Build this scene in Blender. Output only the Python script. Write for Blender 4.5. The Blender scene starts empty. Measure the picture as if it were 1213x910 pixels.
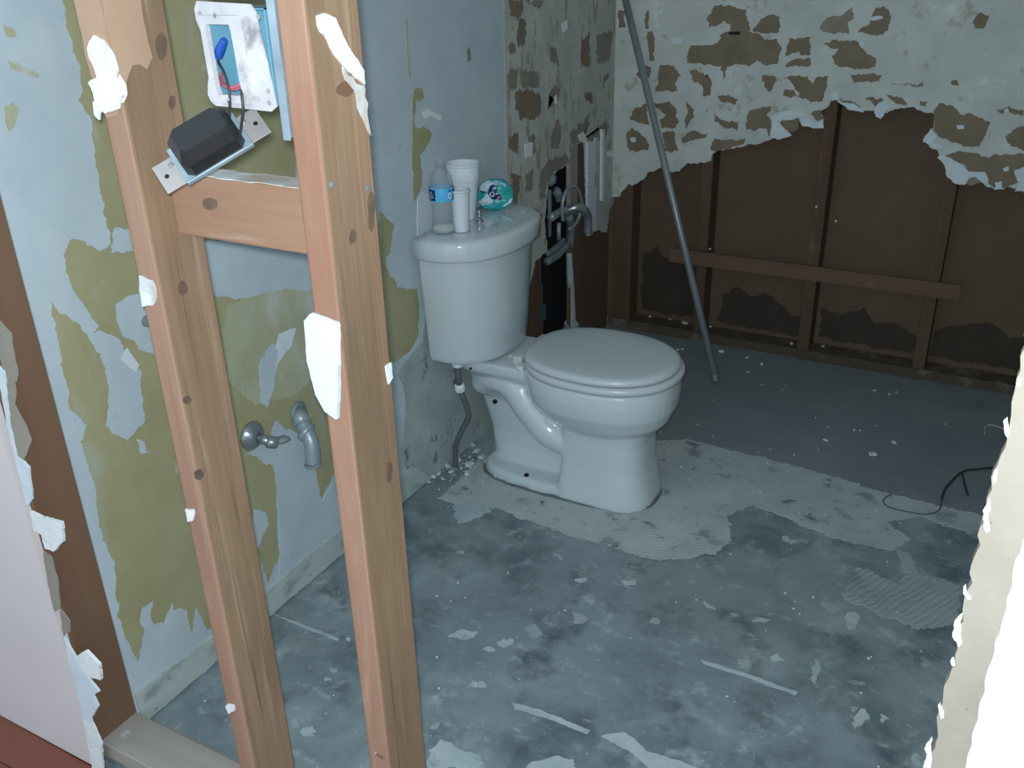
import bpy, bmesh, math, random
from mathutils import Vector, Matrix, noise
random.seed(7)
S = bpy.context.scene
C = S.collection
# ------------------------------------------------------------------ camera
IW, IH = 1213, 910
F, YAW, PITCH, ROLL = 1105.0, 0.5135, 0.4442, -0.0275
CAM = Vector((1.4122, -0.794, 1.4651))
_fw = Vector((-math.sin(YAW)*math.cos(PITCH), math.cos(YAW)*math.cos(PITCH), -math.sin(PITCH)))
_r0 = Vector((math.cos(YAW), math.sin(YAW), 0)); _u0 = _r0.cross(_fw)
_r = _r0*math.cos(ROLL) + _u0*math.sin(ROLL); _u = -_r0*math.sin(ROLL) + _u0*math.cos(ROLL)
cd = bpy.data.cameras.new('camera'); cam = bpy.data.objects.new('camera', cd); C.objects.link(cam)
cd.sensor_fit = 'HORIZONTAL'; cd.sensor_width = 36; cd.lens = F/IW*36; cd.clip_start = 0.02
cam.matrix_world = Matrix(((_r.x, _u.x, -_fw.x, CAM.x), (_r.y, _u.y, -_fw.y, CAM.y), (_r.z, _u.z, -_fw.z, CAM.z), (0, 0, 0, 1)))
S.camera = cam
# ------------------------------------------------------------------ light
S.view_settings.view_transform = 'Standard'; S.view_settings.look = 'None'
S.view_settings.gamma = 1; S.view_settings.use_curve_mapping = False
S.view_settings.exposure = 0.0
wd = bpy.data.worlds.new('world'); S.world = wd; wd.use_nodes = True
wd.node_tree.nodes['Background'].inputs[0].default_value = (0.72, 0.88, 1.0, 1)
wd.node_tree.nodes['Background'].inputs[1].default_value = 1.0
fl = bpy.data.lights.new('camera_flash', 'POINT'); flo = bpy.data.objects.new('camera_flash', fl); C.objects.link(flo)
flo.location = CAM - _r*0.008 + _u*0.016; fl.energy = 96; fl.shadow_soft_size = 0.012; fl.color = (0.90, 0.98, 1.0)

# ------------------------------------------------------------------ pixel -> plane helpers (measuring the photo)
def ray(px, py): return _fw + _r*((px-IW/2)/F) - _u*((py-IH/2)/F)
def onx(px, py, x): d = ray(px, py); return CAM + d*((x-CAM.x)/d.x)
def ony(px, py, y): d = ray(px, py); return CAM + d*((y-CAM.y)/d.y)
def onz(px, py, z): d = ray(px, py); return CAM + d*((z-CAM.z)/d.z)

# ------------------------------------------------------------------ materials
def lin(c):
    if isinstance(c, str): c = [int(c[i:i+2], 16)/255 for i in (0, 2, 4)]
    return tuple((v/12.92 if v <= .04045 else ((v+.055)/1.055)**2.4) for v in c) + (1,)
def pm(name, c1, c2=None, scale=6, lo=.35, hi=.65, rough=.8, bump=0, bscale=60, stretch=(1, 1, 1), spots=(), metal=0, detail=6, distort=0, coat=0, waves=None, spec=.5, bstretch=None):
    m = bpy.data.materials.new(name); m.use_nodes = True; nt = m.node_tree; N = nt.nodes; L = nt.links
    b = N['Principled BSDF']; b.inputs['Roughness'].default_value = rough; b.inputs['Metallic'].default_value = metal
    b.inputs['Specular IOR Level'].default_value = spec
    if coat: b.inputs['Coat Weight'].default_value = coat; b.inputs['Coat Roughness'].default_value = .05
    b.inputs['Base Color'].default_value = lin(c1)
    tc = N.new('ShaderNodeTexCoord')
    def mapped(st):
        mp = N.new('ShaderNodeMapping'); mp.inputs['Scale'].default_value = st
        oi = N.new('ShaderNodeObjectInfo'); ml = N.new('ShaderNodeVectorMath'); ml.operation = 'SCALE'
        L.new(oi.outputs['Random'], ml.inputs['Scale']); ml.inputs[0].default_value = (3.1, 5.3, 7.7)
        ad = N.new('ShaderNodeVectorMath'); ad.operation = 'ADD'
        L.new(tc.outputs['Object'], mp.inputs['Vector']); L.new(mp.outputs[0], ad.inputs[0]); L.new(ml.outputs[0], ad.inputs[1])
        return ad.outputs[0]
    def nz(sc, st, det=detail, di=0):
        n = N.new('ShaderNodeTexNoise'); n.inputs['Scale'].default_value = sc; n.inputs['Detail'].default_value = det
        n.inputs['Distortion'].default_value = di; n.inputs['Roughness'].default_value = .62
        L.new(mapped(st), n.inputs['Vector']); return n.outputs['Fac']
    def step(sock, a, bb):
        r = N.new('ShaderNodeMapRange'); r.inputs['From Min'].default_value = a; r.inputs['From Max'].default_value = bb
        L.new(sock, r.inputs['Value']); return r.outputs['Result']
    col = None
    if c2 is not None:
        f = step(nz(scale, stretch, detail, distort), lo, hi)
        mx = N.new('ShaderNodeMix'); mx.data_type = 'RGBA'; mx.inputs['A'].default_value = lin(c1); mx.inputs['B'].default_value = lin(c2)
        L.new(f, mx.inputs['Factor']); col = mx.outputs['Result']
    for (sc, a, bb, cc, st) in spots:
        f = step(nz(sc, st), a, bb)
        mx = N.new('ShaderNodeMix'); mx.data_type = 'RGBA'; mx.inputs['B'].default_value = lin(cc)
        if col is None: mx.inputs['A'].default_value = lin(c1)
        else: L.new(col, mx.inputs['A'])
        L.new(f, mx.inputs['Factor']); col = mx.outputs['Result']
    h = None
    if bump: h = nz(bscale, bstretch or stretch, 5)
    if waves:
        wv = N.new('ShaderNodeTexWave'); wv.inputs['Scale'].default_value = waves[0]; wv.inputs['Distortion'].default_value = waves[1]
        wv.inputs['Detail'].default_value = 2; wv.inputs['Detail Scale'].default_value = 1.0
        mp = N.new('ShaderNodeMapping'); mp.inputs['Rotation'].default_value = (0, 0, waves[2]); L.new(tc.outputs['Object'], mp.inputs['Vector'])
        L.new(mp.outputs[0], wv.inputs['Vector']); h = wv.outputs['Fac']
    if h is not None:
        bp = N.new('ShaderNodeBump'); bp.inputs['Strength'].default_value = bump or .5; bp.inputs['Distance'].default_value = .004
        L.new(h, bp.inputs['Height']); L.new(bp.outputs[0], b.inputs['Normal'])
    if col is not None: L.new(col, b.inputs['Base Color'])
    return m
I1 = (1, 1, 1); WZ = (1, 1, .06); WX = (.06, 1, 1); WY = (1, .06, 1)
M = {}
M['blue'] = pm('pale_blue_paint', 'b4c3cb', 'a6b5bf', 5, .3, .7, .7, .12, 40, spots=[(22, .68, .74, '96a2a8', I1), (3, .55, .75, 'bac6ca', I1)])
M['blue2'] = pm('pale_blue_skim', 'b4c4cb', 'a6b5c0', 9, .3, .7, .75, .15, 60)
M['olive'] = pm('olive_paint', 'a09d7c', '918f6b', 7, .3, .7, .75, .1, 50, spots=[(15, .62, .72, 'aaa98f', I1), (10, .6, .72, '9ea392', (1, 1, .3))])
M['olive_grey'] = pm('worn_olive_paint', 'a9ac96', '9b9d80', 12, .3, .7, .75, .12, 50, spots=[(9, .52, .66, 'b2bab4', (1, 1, .3))])
M['mastic'] = pm('tile_mastic', 'b4b9b3', 'a5aaa4', 10, .35, .65, .8, .4, 45, spots=[(16, .56, .63, '918d80', (1, 1.6, .5)), (30, .62, .68, '7d7668', (1, 1.4, .5)), (24, .64, .7, 'bfc6c4', (1, 1, .6))])
M['mastic2'] = pm('tile_mastic_back', 'bec6c3', 'aeb6b3', 7, .35, .65, .8, .4, 35, spots=[(18, .60, .67, 'a3a399', I1), (34, .66, .71, '867f6f', I1), (11, .62, .7, 'c6cecd', I1)])
M['paper'] = pm('brown_drywall_paper', '7e7360', '6e6554', 14, .3, .7, .85, .2, 70)
M['paper_grey'] = pm('grey_drywall_paper', '8a8578', '77746a', 14, .3, .7, .85, .2, 70)
M['gypsum'] = pm('white_gypsum', 'dfe4e6', 'cfd6d8', 30, .3, .7, .85, .5, 90)
M['gypsum_cool'] = pm('torn_white_paper', 'cbd7de', 'bcc9d2', 25, .3, .7, .85, .3, 70)
M['hallpaint'] = pm('pinkish_white_paint', 'd0c9cb', 'c9c2c4', 4, .3, .7, .6, .05, 30)
M['hallwhite'] = pm('white_wall_paint', 'f0f0ec', 'e6e6e2', 4, .3, .7, .6, .08, 30)
M['beige_strip'] = pm('bare_beige_drywall', '8f8a80', '827c71', 9, .3, .7, .85, .15, 60, spots=[(40, .66, .71, '5f584e', I1)])
M['stud'] = pm('stud_wood', '927a63', '7a6149', 16, .3, .7, .78, .4, 60, stretch=WZ, spots=[(5, .50, .72, '705c48', (1, 1, .3)), (6, .56, .76, '936f5a', (1, 1, .12)), (40, .58, .74, 'a1907c', (1, 1, .05)), (13, .67, .73, '53463b', (1, 1, .4)), (70, .60, .72, '5f4d3b', (1, 1, .03))], detail=9)
M['stud_front'] = pm('stud_edge_wood', '9a7d6a', '896451', 14, .3, .7, .78, .35, 50, stretch=WZ, spots=[(5, .50, .68, '876352', (1, 1, .25)), (26, .6, .75, 'a89280', (1, 1, .08)), (14, .67, .73, '5f4c40', (1, 1, .5))], detail=8)
M['stud_brown'] = pm('dark_stud_wood', '765b46', '684d3a', 12, .3, .7, .7, .2, 40, stretch=WZ, spots=[(5, .6, .75, '7f6551', (1, 1, .25))], detail=8)
M['block'] = pm('block_wood', '9a7e69', '886852', 14, .3, .7, .78, .35, 50, stretch=WX, spots=[(6, .55, .72, '855d48', (.3, 1, 1)), (40, .6, .72, 'a6917c', (.06, 1, 1)), (13, .67, .73, '554439', (.6, 1, 1))], detail=8)
M['whitewash'] = pm('plaster_dusted_wood', 'c3c9ca', 'a89f92', 20, .4, .65, .85, .4, 60)
M['plate'] = pm('dusty_plate_wood', '9f9d98', '8a857d', 9, .3, .7, .85, .2, 50, stretch=WX, spots=[(16, .6, .7, 'b4b4b0', I1)])
M['dark_wood'] = pm('old_dark_framing', '5d4838', '4c3a2d', 12, .3, .7, .8, .25, 40, stretch=WZ, spots=[(7, .62, .72, '6b5544', I1)])
M['dark_wood_x'] = pm('old_dark_rail', '66523f', '554434', 12, .3, .7, .8, .25, 40, stretch=WX, spots=[(9, .62, .72, '736050', I1)])
M['rot_plate'] = pm('rotten_sole_plate', '54483c', '43392f', 12, .3, .7, .85, .25, 40, stretch=WX, spots=[(10, .55, .68, '6d6860', I1), (22, .66, .72, '8a8a86', I1)])
M['backing'] = pm('brown_kraft_backing', '5f4e3e', '554538', 5, .3, .7, .85, .05, 60)
M['mold'] = pm('black_mold_stain', '40362d', '332b25', 9, .3, .7, .9, .1, 60)
M['cavity'] = pm('painted_cavity_dark', '15181a', '0f1214', 8, .3, .7, .9, .1, 40)  # near-black colour stands in for the shade of the deep cavity
M['teal_light'] = pm('painted_bluish_light', '4a6470', '3c525e', 8, .3, .7, .5, .1, 30)  # bluish light inside the wall cavity, put into the colour
M['concrete'] = pm('slate_concrete', '5f6f76', '8f9ea3', 6, .34, .72, .62, .35, 70, spots=[(2.2, .46, .66, '7b8a90', I1), (8, .54, .70, '4f5e66', I1), (17, .58, .70, '98a7ab', I1), (60, .66, .71, 'afbabc', I1), (3.2, .56, .72, '4f5e66', I1), (34, .60, .70, '93a1a5', (.5, 1, 1))], detail=12, distort=.5)
M['tubfloor'] = pm('tub_area_concrete', '7b868a', '6c777c', 3, .3, .7, .6, .15, 60, spots=[(5, .6, .75, '5e676a', I1), (30, .66, .74, '8a9498', I1)], detail=8)
M['thinset'] = pm('thinset_mortar', 'aab5b6', '98a5a9', 7, .35, .65, .8, .22, 30, spots=[(9, .58, .66, '7b888e', I1), (3, .55, .7, 'b0baba', I1), (24, .60, .68, '828f95', I1), (14, .63, .68, '5f6d74', I1)], waves=(38, 6, 1.25), detail=8)
M['thinset_s'] = pm('thinset_smooth', '97a4a8', '85949a', 8, .35, .65, .8, .3, 50, spots=[(14, .6, .68, '748289', I1)], detail=8)
M['thinset_trowel'] = pm('trowelled_thinset', '93a0a3', '82908f', 9, .35, .65, .8, .4, 30, waves=(20, 5, .45), spots=[(8, .58, .68, '75848a', I1)])
M['thinset_w'] = pm('white_thinset', 'a9b7bb', '97a7ad', 12, .35, .65, .8, .3, 60, spots=[(20, .58, .68, '84939a', I1)])
M['chip'] = pm('plaster_chip', 'ccd3d4', 'b5bebf', 60, .3, .7, .85, .3, 90)
M['porcelain'] = pm('white_porcelain', 'b9c5cb', rough=.12, coat=.6)
M['seat'] = pm('toilet_seat_plastic', 'b4bfc4', rough=.28)
M['black'] = pm('black_hole', '0c0d0f', rough=.8)
M['chrome'] = pm('tarnished_chrome', '99a2a6', '7d868b', 20, .3, .7, .25, metal=.6)
M['chrome_bright'] = pm('chrome', 'b5bcc0', rough=.12, metal=1)
M['galv'] = pm('galvanised_steel', '9fb0bb', '7e919d', 18, .3, .7, .38, metal=.4, bump=.05, bscale=30)
M['pipe_grey'] = pm('grey_pipe_metal', '93a2a9', '7f8f97', 15, .3, .7, .38, metal=.25)
M['pipe_dull'] = pm('crusted_pipe', '77858a', '5f6d73', 25, .3, .7, .7, .3, 60, metal=.05)
M['rod'] = pm('steel_rod', '8b969a', '788388', 10, .3, .7, .38, metal=.25, stretch=WZ)
M['hose'] = pm('braided_hose', '626d70', '4f595c', 60, .3, .7, .55, .4, 120, metal=.3)
M['boxwhite'] = pm('plaster_smeared_steel', 'b4b4b8', 'a2a3a8', 16, .4, .7, .5, .3, 40, spots=[(11, .60, .70, '716f74', I1), (30, .6, .7, 'c8c8ca', I1)])
M['boxblue'] = pm('bluish_box_steel', '7fb9cf', '6aa4bd', 9, .3, .7, .35, metal=.35)
M['trans_black'] = pm('black_lacquer_core', '17181a', '232527', 20, .3, .7, .38, .1, 80)
M['plate_metal'] = pm('zinc_plate', 'a7a3a3', '948f8f', 14, .3, .7, .4, metal=.3)
M['wire_red'] = pm('red_wire', 'a35763', rough=.6)
M['wire_black'] = pm('black_wire', '2a2d30', rough=.55)
M['nut_blue'] = pm('blue_wire_nut', '1d4a9a', rough=.45)
M['cup'] = pm('foam_cup', 'cfd9e2', 'c6d1db', 50, .3, .7, .7, .1, 150)
M['cup2'] = pm('plastic_cup', 'c3ced6', rough=.5)
M['label_blue'] = pm('bottle_label_blue', '3fa2d6', '5bb6e2', 20, .3, .7, .4)
M['label_navy'] = pm('bottle_label_navy', '1d3a7a', rough=.4)
M['print_white'] = pm('white_print', 'd5e6ee', rough=.5)
M['teal'] = pm('teal_film', '1f8f92', '2aa3a4', 20, .3, .7, .35)
M['navy'] = pm('navy_print', '14255a', rough=.4)
M['lightblue'] = pm('light_blue_film', '7fb0c6', 'a9cbd8', 20, .3, .7, .35)
M['film'] = pm('white_film', 'c9dbe4', 'b5cbd6', 30, .3, .7, .4)
M['pinkp'] = pm('pink_print', 'c06a7a', rough=.5)
M['hallwood'] = pm('reddish_hall_wood', '7a4434', '693a2c', 10, .3, .7, .55, .15, 40, stretch=WX, spots=[(7, .62, .7, '8c5a48', (.3, 1, 1))], detail=8)
M['grime'] = pm('mildewed_paint', 'a9b5b6', '8d9a9a', 10, .3, .7, .85, .3, 50, spots=[(24, .6, .68, '5d686a', (1, 1, .6)), (60, .66, .7, '2c3336', I1)])
M['basestrip'] = pm('dirty_base_strip', 'b0bbb9', 'a0acaa', 9, .3, .7, .85, .45, 50, spots=[(13, .56, .68, '84908e', (1, .5, 1)), (34, .64, .70, '4c5454', (1, .5, 1))])
M['ring_grime'] = pm('dark_caulk_grime', '4e575b', '6d777b', 40, .3, .7, .9, .4, 60)
M['knot'] = pm('wood_knot', '53443a', '6b5848', 60, .3, .7, .8, .3, 90)
M['tan_paper'] = pm('tan_paper_facing', 'a98f79', '9d826c', 8, .3, .7, .8, .05, 40)
M['whiteplaster'] = pm('ceiling_white', 'c9cdce', rough=.85)
# clear plastic
def clear(name, tint, alpha):
    m = bpy.data.materials.new(name); m.use_nodes = True; b = m.node_tree.nodes['Principled BSDF']
    b.inputs['Base Color'].default_value = lin(tint); b.inputs['Roughness'].default_value = .06; b.inputs['Alpha'].default_value = alpha
    b.inputs['IOR'].default_value = 1.45
    return m
M['pet'] = clear('clear_bottle_plastic', 'b4c0c6', .12)
M['water'] = clear('water_film', 'f2fafc', .28)

# ------------------------------------------------------------------ object helpers
WL = {}
def new_mesh(name, bm):
    bmesh.ops.recalc_face_normals(bm, faces=bm.faces)
    me = bpy.data.meshes.new(name); bm.to_mesh(me); bm.free(); return me
def obj(name, bm, mat, parent=None, loc=None, smooth=False, kind=None):
    base = WL[parent] if parent is not None else Vector(loc or (0, 0, 0))
    bm.transform(Matrix.Translation(-base)) if base.length else None
    me = new_mesh(name, bm); me.materials.append(M[mat] if isinstance(mat, str) else mat)
    if smooth:
        for p in me.polygons: p.use_smooth = True
    o = bpy.data.objects.new(name, me); C.objects.link(o); WL[o] = base.copy()
    if parent is not None: o.parent = parent
    else: o.location = base
    if kind: o['kind'] = kind
    return o
def tag(o, label, cat, group=None, kind=None):
    o['label'] = label; o['category'] = cat
    if group: o['group'] = group
    if kind: o['kind'] = kind
    return o
def thing(name, label, cat, loc, group=None, kind=None):
    o = bpy.data.objects.new(name, None); C.objects.link(o); o.location = loc; o.empty_display_size = .05
    WL[o] = Vector(loc); return tag(o, label, cat, group, kind)
def bake(o, mods):
    for t, kw in mods:
        md = o.modifiers.new(t.lower(), t)
        for k, v in kw.items(): setattr(md, k, v)
    dg = bpy.context.evaluated_depsgraph_get(); e = o.evaluated_get(dg)
    me = bpy.data.meshes.new_from_object(e); old = o.data; o.modifiers.clear(); o.data = me; bpy.data.meshes.remove(old)
    for p in me.polygons: p.use_smooth = True
    return o
B = bmesh.new
def box(bm, a, b, bevel=0):
    a, b = Vector(a), Vector(b); r = bmesh.ops.create_cube(bm, size=1)
    for v in r['verts']: v.co = Vector(((a[i]+b[i])/2 + v.co[i]*(b[i]-a[i]) for i in range(3)))
    if bevel:
        es = list({e for v in r['verts'] for e in v.link_edges})
        bmesh.ops.bevel(bm, geom=es, offset=bevel, segments=2, affect='EDGES', profile=.5)
    return bm
def obox(bm, org, u, v, n, lu, lv, ln, bevel=0):
    u, v, n = Vector(u).normalized(), Vector(v).normalized(), Vector(n).normalized(); org = Vector(org)
    r = bmesh.ops.create_cube(bm, size=1)
    for q in r['verts']: q.co = org + u*q.co.x*lu + v*q.co.y*lv + n*q.co.z*ln
    if bevel:
        es = list({e for v_ in r['verts'] for e in v_.link_edges}); bmesh.ops.bevel(bm, geom=es, offset=bevel, segments=2, affect='EDGES', profile=.5)
    return bm
def prism(bm, pts, n, t):
    n = Vector(n).normalized(); vs = [bm.verts.new(p) for p in pts]; f = bm.faces.new(vs)
    r = bmesh.ops.extrude_face_region(bm, geom=[f]); ev = [g for g in r['geom'] if isinstance(g, bmesh.types.BMVert)]
    for v in ev: v.co += n*t
    bmesh.ops.triangulate(bm, faces=[q for q in bm.faces if len(q.verts) > 4]); return bm
def smooth_path(pts, k=6, closed=False):
    P = [Vector(p) for p in pts]; out = []; n = len(P)
    for i in range(n-1 if not closed else n):
        p0 = P[i-1] if (i or closed) else P[0]; p1 = P[i]; p2 = P[(i+1) % n]; p3 = P[(i+2) % n] if (i+2 < n or closed) else P[-1]
        for j in range(k):
            t = j/k; out.append(.5*((2*p1)+(p2-p0)*t+(2*p0-5*p1+4*p2-p3)*t*t+(3*p1-p0-3*p2+p3)*t**3))
    if not closed: out.append(P[-1])
    return out
def tube(bm, pts, rad, seg=10, k=6, smooth=True, cap=True):
    P = smooth_path(pts, k) if smooth else [Vector(p) for p in pts]; n = len(P)
    if not isinstance(rad, (list, tuple)): rad = [rad, rad]
    m = len(rad)
    def rr(i):
        t = i/(n-1)*(m-1); a = min(int(t), m-2); return rad[a]+(rad[a+1]-rad[a])*(t-a)
    nrm = None; rings = []
    for i, p in enumerate(P):
        t = (P[min(i+1, n-1)]-P[max(i-1, 0)]).normalized()
        if nrm is None: nrm = t.orthogonal().normalized()
        nrm = (nrm - t*nrm.dot(t)).normalized(); bn = t.cross(nrm)
        rings.append([bm.verts.new(p+(nrm*math.cos(2*math.pi*j/seg)+bn*math.sin(2*math.pi*j/seg))*rr(i)) for j in range(seg)])
    for a, b in zip(rings, rings[1:]):
        for j in range(seg): bm.faces.new((a[j], a[(j+1) % seg], b[(j+1) % seg], b[j]))
    if cap: bm.faces.new(rings[0]); bm.faces.new(rings[-1])
    return bm
def lathe(bm, prof, org, axis=(0, 0, 1), seg=28, cap=(True, True)):
    ax = Vector(axis).normalized(); a = ax.orthogonal().normalized(); b = ax.cross(a); org = Vector(org)
    rings = [[bm.verts.new(org+ax*h+(a*math.cos(2*math.pi*j/seg)+b*math.sin(2*math.pi*j/seg))*max(r, 1e-5)) for j in range(seg)] for r, h in prof]
    for p, q in zip(rings, rings[1:]):
        for j in range(seg): bm.faces.new((p[j], p[(j+1) % seg], q[(j+1) % seg], q[j]))
    if cap[0]: bm.faces.new(rings[0])
    if cap[1]: bm.faces.new(rings[-1])
    return bm
def loft(bm, rings, cap=True):
    R = [[bm.verts.new(p) for p in r] for r in rings]; n = len(R[0])
    for a, b in zip(R, R[1:]):
        for j in range(n): bm.faces.new((a[j], a[(j+1) % n], b[(j+1) % n], b[j]))
    if cap: bm.faces.new(R[0]); bm.faces.new(R[-1])
    return bm
# ragged outline on a plane given by axis index & value
def rough(P, amp, step, seed=0, closed=True):
    out = []; n = len(P)
    for i in range(n if closed else n-1):
        a, b = P[i], P[(i+1) % n]; L = (b-a).length; m = max(1, int(L/step))
        for j in range(m):
            p = a+(b-a)*(j/m)
            d = noise.noise_vector(p*42+Vector((seed*3.7, seed*1.3, 0)))*amp*1.1 + noise.noise_vector(p*110+Vector((seed, 0, 9)))*amp*.8 + noise.noise_vector(p*260+Vector((seed, 5, 9)))*amp*.5
            out.append(p+d)
    if not closed: out.append(P[-1])
    return out
def flat(P, axis, val):
    for p in P: p[axis] = val
    return P
PL = {'x': (0, onx), 'y': (1, ony), 'z': (2, onz)}
def patch(name, px, plane, val, n, t, mat, parent, amp=.004, step=.005, seed=None):
    ax, fn = PL[plane]; P = [fn(a, b, val) for a, b in px]
    P = flat(rough(P, amp, step, seed if seed is not None else random.random()*50), ax, val)
    NP[0] += 1
    return obj(name, prism(B(), P, n, t+.000012*(NP[0] % 41)), mat, parent)
NP = [0]
def lump(bm, c, s, seed, flatz=.5, sub=1):
    r = bmesh.ops.create_icosphere(bm, subdivisions=sub, radius=1)
    rot = Matrix.Rotation(seed*2.1, 3, 'Z')
    for v in r['verts']:
        d = 1+.45*noise.noise(v.co*1.7+Vector((seed*7.1, seed, 0)))
        q = rot @ Vector((v.co.x*d*s, v.co.y*d*s*(.55+.3*math.sin(seed)), v.co.z*d*s*flatz)); v.co = q+Vector(c)
    return bm

# ------------------------------------------------------------------ room constants
D = 2.5565; DW = .0904; SW = .0392; X1, X2 = .3955, .6953; TOP = 2.4; XR = 1.60; HZ = -.032
# ================================================================== SETTING
# ---- bathroom floor
floor = obj('floor', box(B(), (-.12, 0, -.15), (XR+.1, D+.12, 0)), 'concrete'); tag(floor, 'blue-grey bare concrete bathroom floor with mortar scars', 'floor', kind='structure')
fz = lambda px, t=.0012, mat='thinset_s', nm='mortar_patch', amp=.008, step=.006: patch(nm, px, 'z', 0.0, (0, 0, 1), t, mat, floor, amp, step)
tubP = [(.03, D-.005), (XR, D-.005), (XR, 1.70), (.9, 1.735), (.53, 1.72), (.03, 1.73)]
obj('tub_bed', prism(B(), flat(rough([Vector((x, y, 0)) for x, y in tubP], .004, .02), 2, 0), (0, 0, 1), .0008), 'tubfloor', floor)
fz([(520, 590), (545, 600), (587, 602), (618, 614), (670, 633), (722, 647), (767, 663), (812, 661), (850, 655), (868, 640), (862, 612), (890, 598), (930, 612), (960, 628), (1010, 643), (1055, 652), (1080, 640), (1050, 618), (1090, 612), (1140, 630), (1158, 640), (1172, 612), (1110, 600), (1044, 583), (961, 557), (813, 521), (775, 523), (700, 500), (600, 500), (555, 560)], .0014, 'thinset')
fz([(1014, 671), (1062, 690), (1081, 676), (1142, 697), (1134, 739), (1091, 746), (1045, 729), (997, 710)], .0030, 'thinset_trowel')
fz([(1060, 650), (1078, 655), (1090, 690), (1076, 690), (1070, 672)], .0016)
fz([(535, 600), (562, 595), (582, 606), (565, 614), (545, 620), (540, 612)], .0022, 'thinset_w')
fz([(830, 782), (880, 797), (945, 821), (942, 824), (880, 801), (834, 787)], .0018, 'thinset_w', 'mortar_ridge', .0015)
fz([(606, 832), (640, 842), (668, 853), (700, 866), (696, 870), (660, 856), (625, 844), (610, 840)], .0018, 'thinset_w', 'mortar_ridge', .002)
fz([(712, 872), (740, 868), (752, 876), (765, 890), (800, 900), (830, 912), (770, 912), (750, 893)], .0020, 'thinset_w', 'mortar_ridge', .003)
fz([(508, 905), (511, 885), (525, 877), (552, 890), (570, 897), (575, 912), (508, 912)], .0020, 'thinset_w')
fz([(622, 907), (655, 898), (680, 902), (684, 914), (622, 914)], .0020, 'thinset_w')
fz([(322, 727), (360, 741), (402, 757), (401, 760), (358, 744)], .0016, 'thinset_w', 'mortar_ridge', .0015)
fz([(558, 520), (600, 500), (640, 560), (600, 575), (575, 560)], .0022, 'thinset_s')
rnd = random.Random(3)
blobs = [(685, 732, 13, 8), (966, 797, 5, 17), (1019, 853, 8, 15), (1046, 852, 7, 5), (775, 737, 8, 5), (548, 752, 20, 5), (632, 748, 16, 8), (600, 762, 12, 6), (565, 812, 12, 5), (580, 770, 8, 4), (880, 785, 7, 4), (920, 780, 8, 4), (545, 655, 6, 3), (935, 640, 14, 4), (1000, 610, 18, 5), (900, 735, 10, 5), (985, 720, 14, 8), (1010, 735, 10, 12), (350, 857, 7, 6), (366, 868, 11, 8), (395, 795, 6, 3), (387, 805, 5, 3), (840, 720, 10, 4), (745, 690, 12, 4), (690, 687, 12, 3), (662, 660, 9, 3), (1010, 840, 6, 4), (1085, 900, 8, 10), (870, 730, 8, 4), (515, 860, 6, 4)]
for (x, y, a, b) in blobs:
    a *= .8; b *= .8
    th = rnd.random()*.8-.2; pts = []
    for k in range(9):
        q = 2*math.pi*k/9; e = .7+.6*rnd.random(); u_, v_ = a*e*math.cos(q), b*e*math.sin(q)
        pts.append((x+u_*math.cos(th)-v_*math.sin(th), y+u_*math.sin(th)+v_*math.cos(th)))
    fz(pts, .0012, 'thinset_w' if rnd.random() < .5 else 'thinset_s', 'mortar_spot', .007, .005)
# ---- hall floor planks
hall = obj('floor_hall', box(B(), (-1.3, -2.2, HZ-.06), (2.6, -.001, HZ-.012)), 'hallwood'); tag(hall, 'reddish wooden hall floor outside the stud wall', 'floor', kind='structure')
y = -.014; kk = 0
pk = None
while y > -1.0:
    bm = box(B(), (-1.3, y-.078, HZ-.012), (2.6, y, HZ), .0015); obj('plank', bm, 'hallwood', hall); y -= .080
# ---- left wall (plumbing wall), skin at x = 0
HOLE = [(1, 645, 320), (1, 648, 296), (1, 645, 262), (1, 650, 212), (1, 658, 205), (1, 672, 194), (1, 676, 176), (1, 684, 170), (1, 695, 168), (1, 697, 240), (1, 698, 279), (1, 708, 272), (1, 719, 275), (1, 722, 249), (1, 727, 240), (1, 731, 234)]
wl_ = [Vector((0, DW, .001)), Vector((0, 1.72, .001)), Vector((0, 1.73, .30))]
wl_ += [onx(617, 335, 0), onx(628, 338, 0), onx(634, 310, 0), onx(645, 300, 0)]
tear = [onx(a, b, 0) for _, a, b in HOLE[1:]]
ragged = flat(rough(wl_[1:]+tear, .005, .008, 4, closed=False), 0, 0)
cnr = Vector((0, D-.012, ragged[-1].z))
outline = [wl_[0]] + ragged[:-1] + [cnr, Vector((0, D-.012, TOP)), Vector((0, DW, TOP))]
wall_left = obj('wall_left', prism(B(), outline, (-1, 0, 0), .0127), 'blue'); tag(wall_left, 'pale blue drywall of the plumbing wall with peeling olive paint patches', 'wall', kind='structure')
# mastic zone
mz = [onx(596, -60, 0), onx(598, 120, 0), onx(599, 200, 0), onx(603, 235, 0), onx(612, 300, 0)]
mzr = flat(rough(mz, .003, .015, 9, closed=False), 0, 0)
hol = [Vector((0, p.y, p.z)) for p in ragged if p.z > .31]
zone = mzr + hol[2:-1] + [Vector((0, D-.0125, cnr.z+.004)), Vector((0, D-.0125, mzr[0].z))]
obj('tile_mastic', prism(B(), zone, (1, 0, 0), .0012), 'mastic', wall_left)
obj('tile_mastic_upper', box(B(), (.0, mzr[0].y, mzr[0].z), (.0012, D-.0125, TOP-.02)), 'mastic', wall_left)
ax_ = lambda px, t=.0006, mat='olive', nm='paint_patch', amp=.005, step=.005: patch(nm, px, 'x', 0.0, (1, 0, 0), t, mat, wall_left, amp, step)
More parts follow.
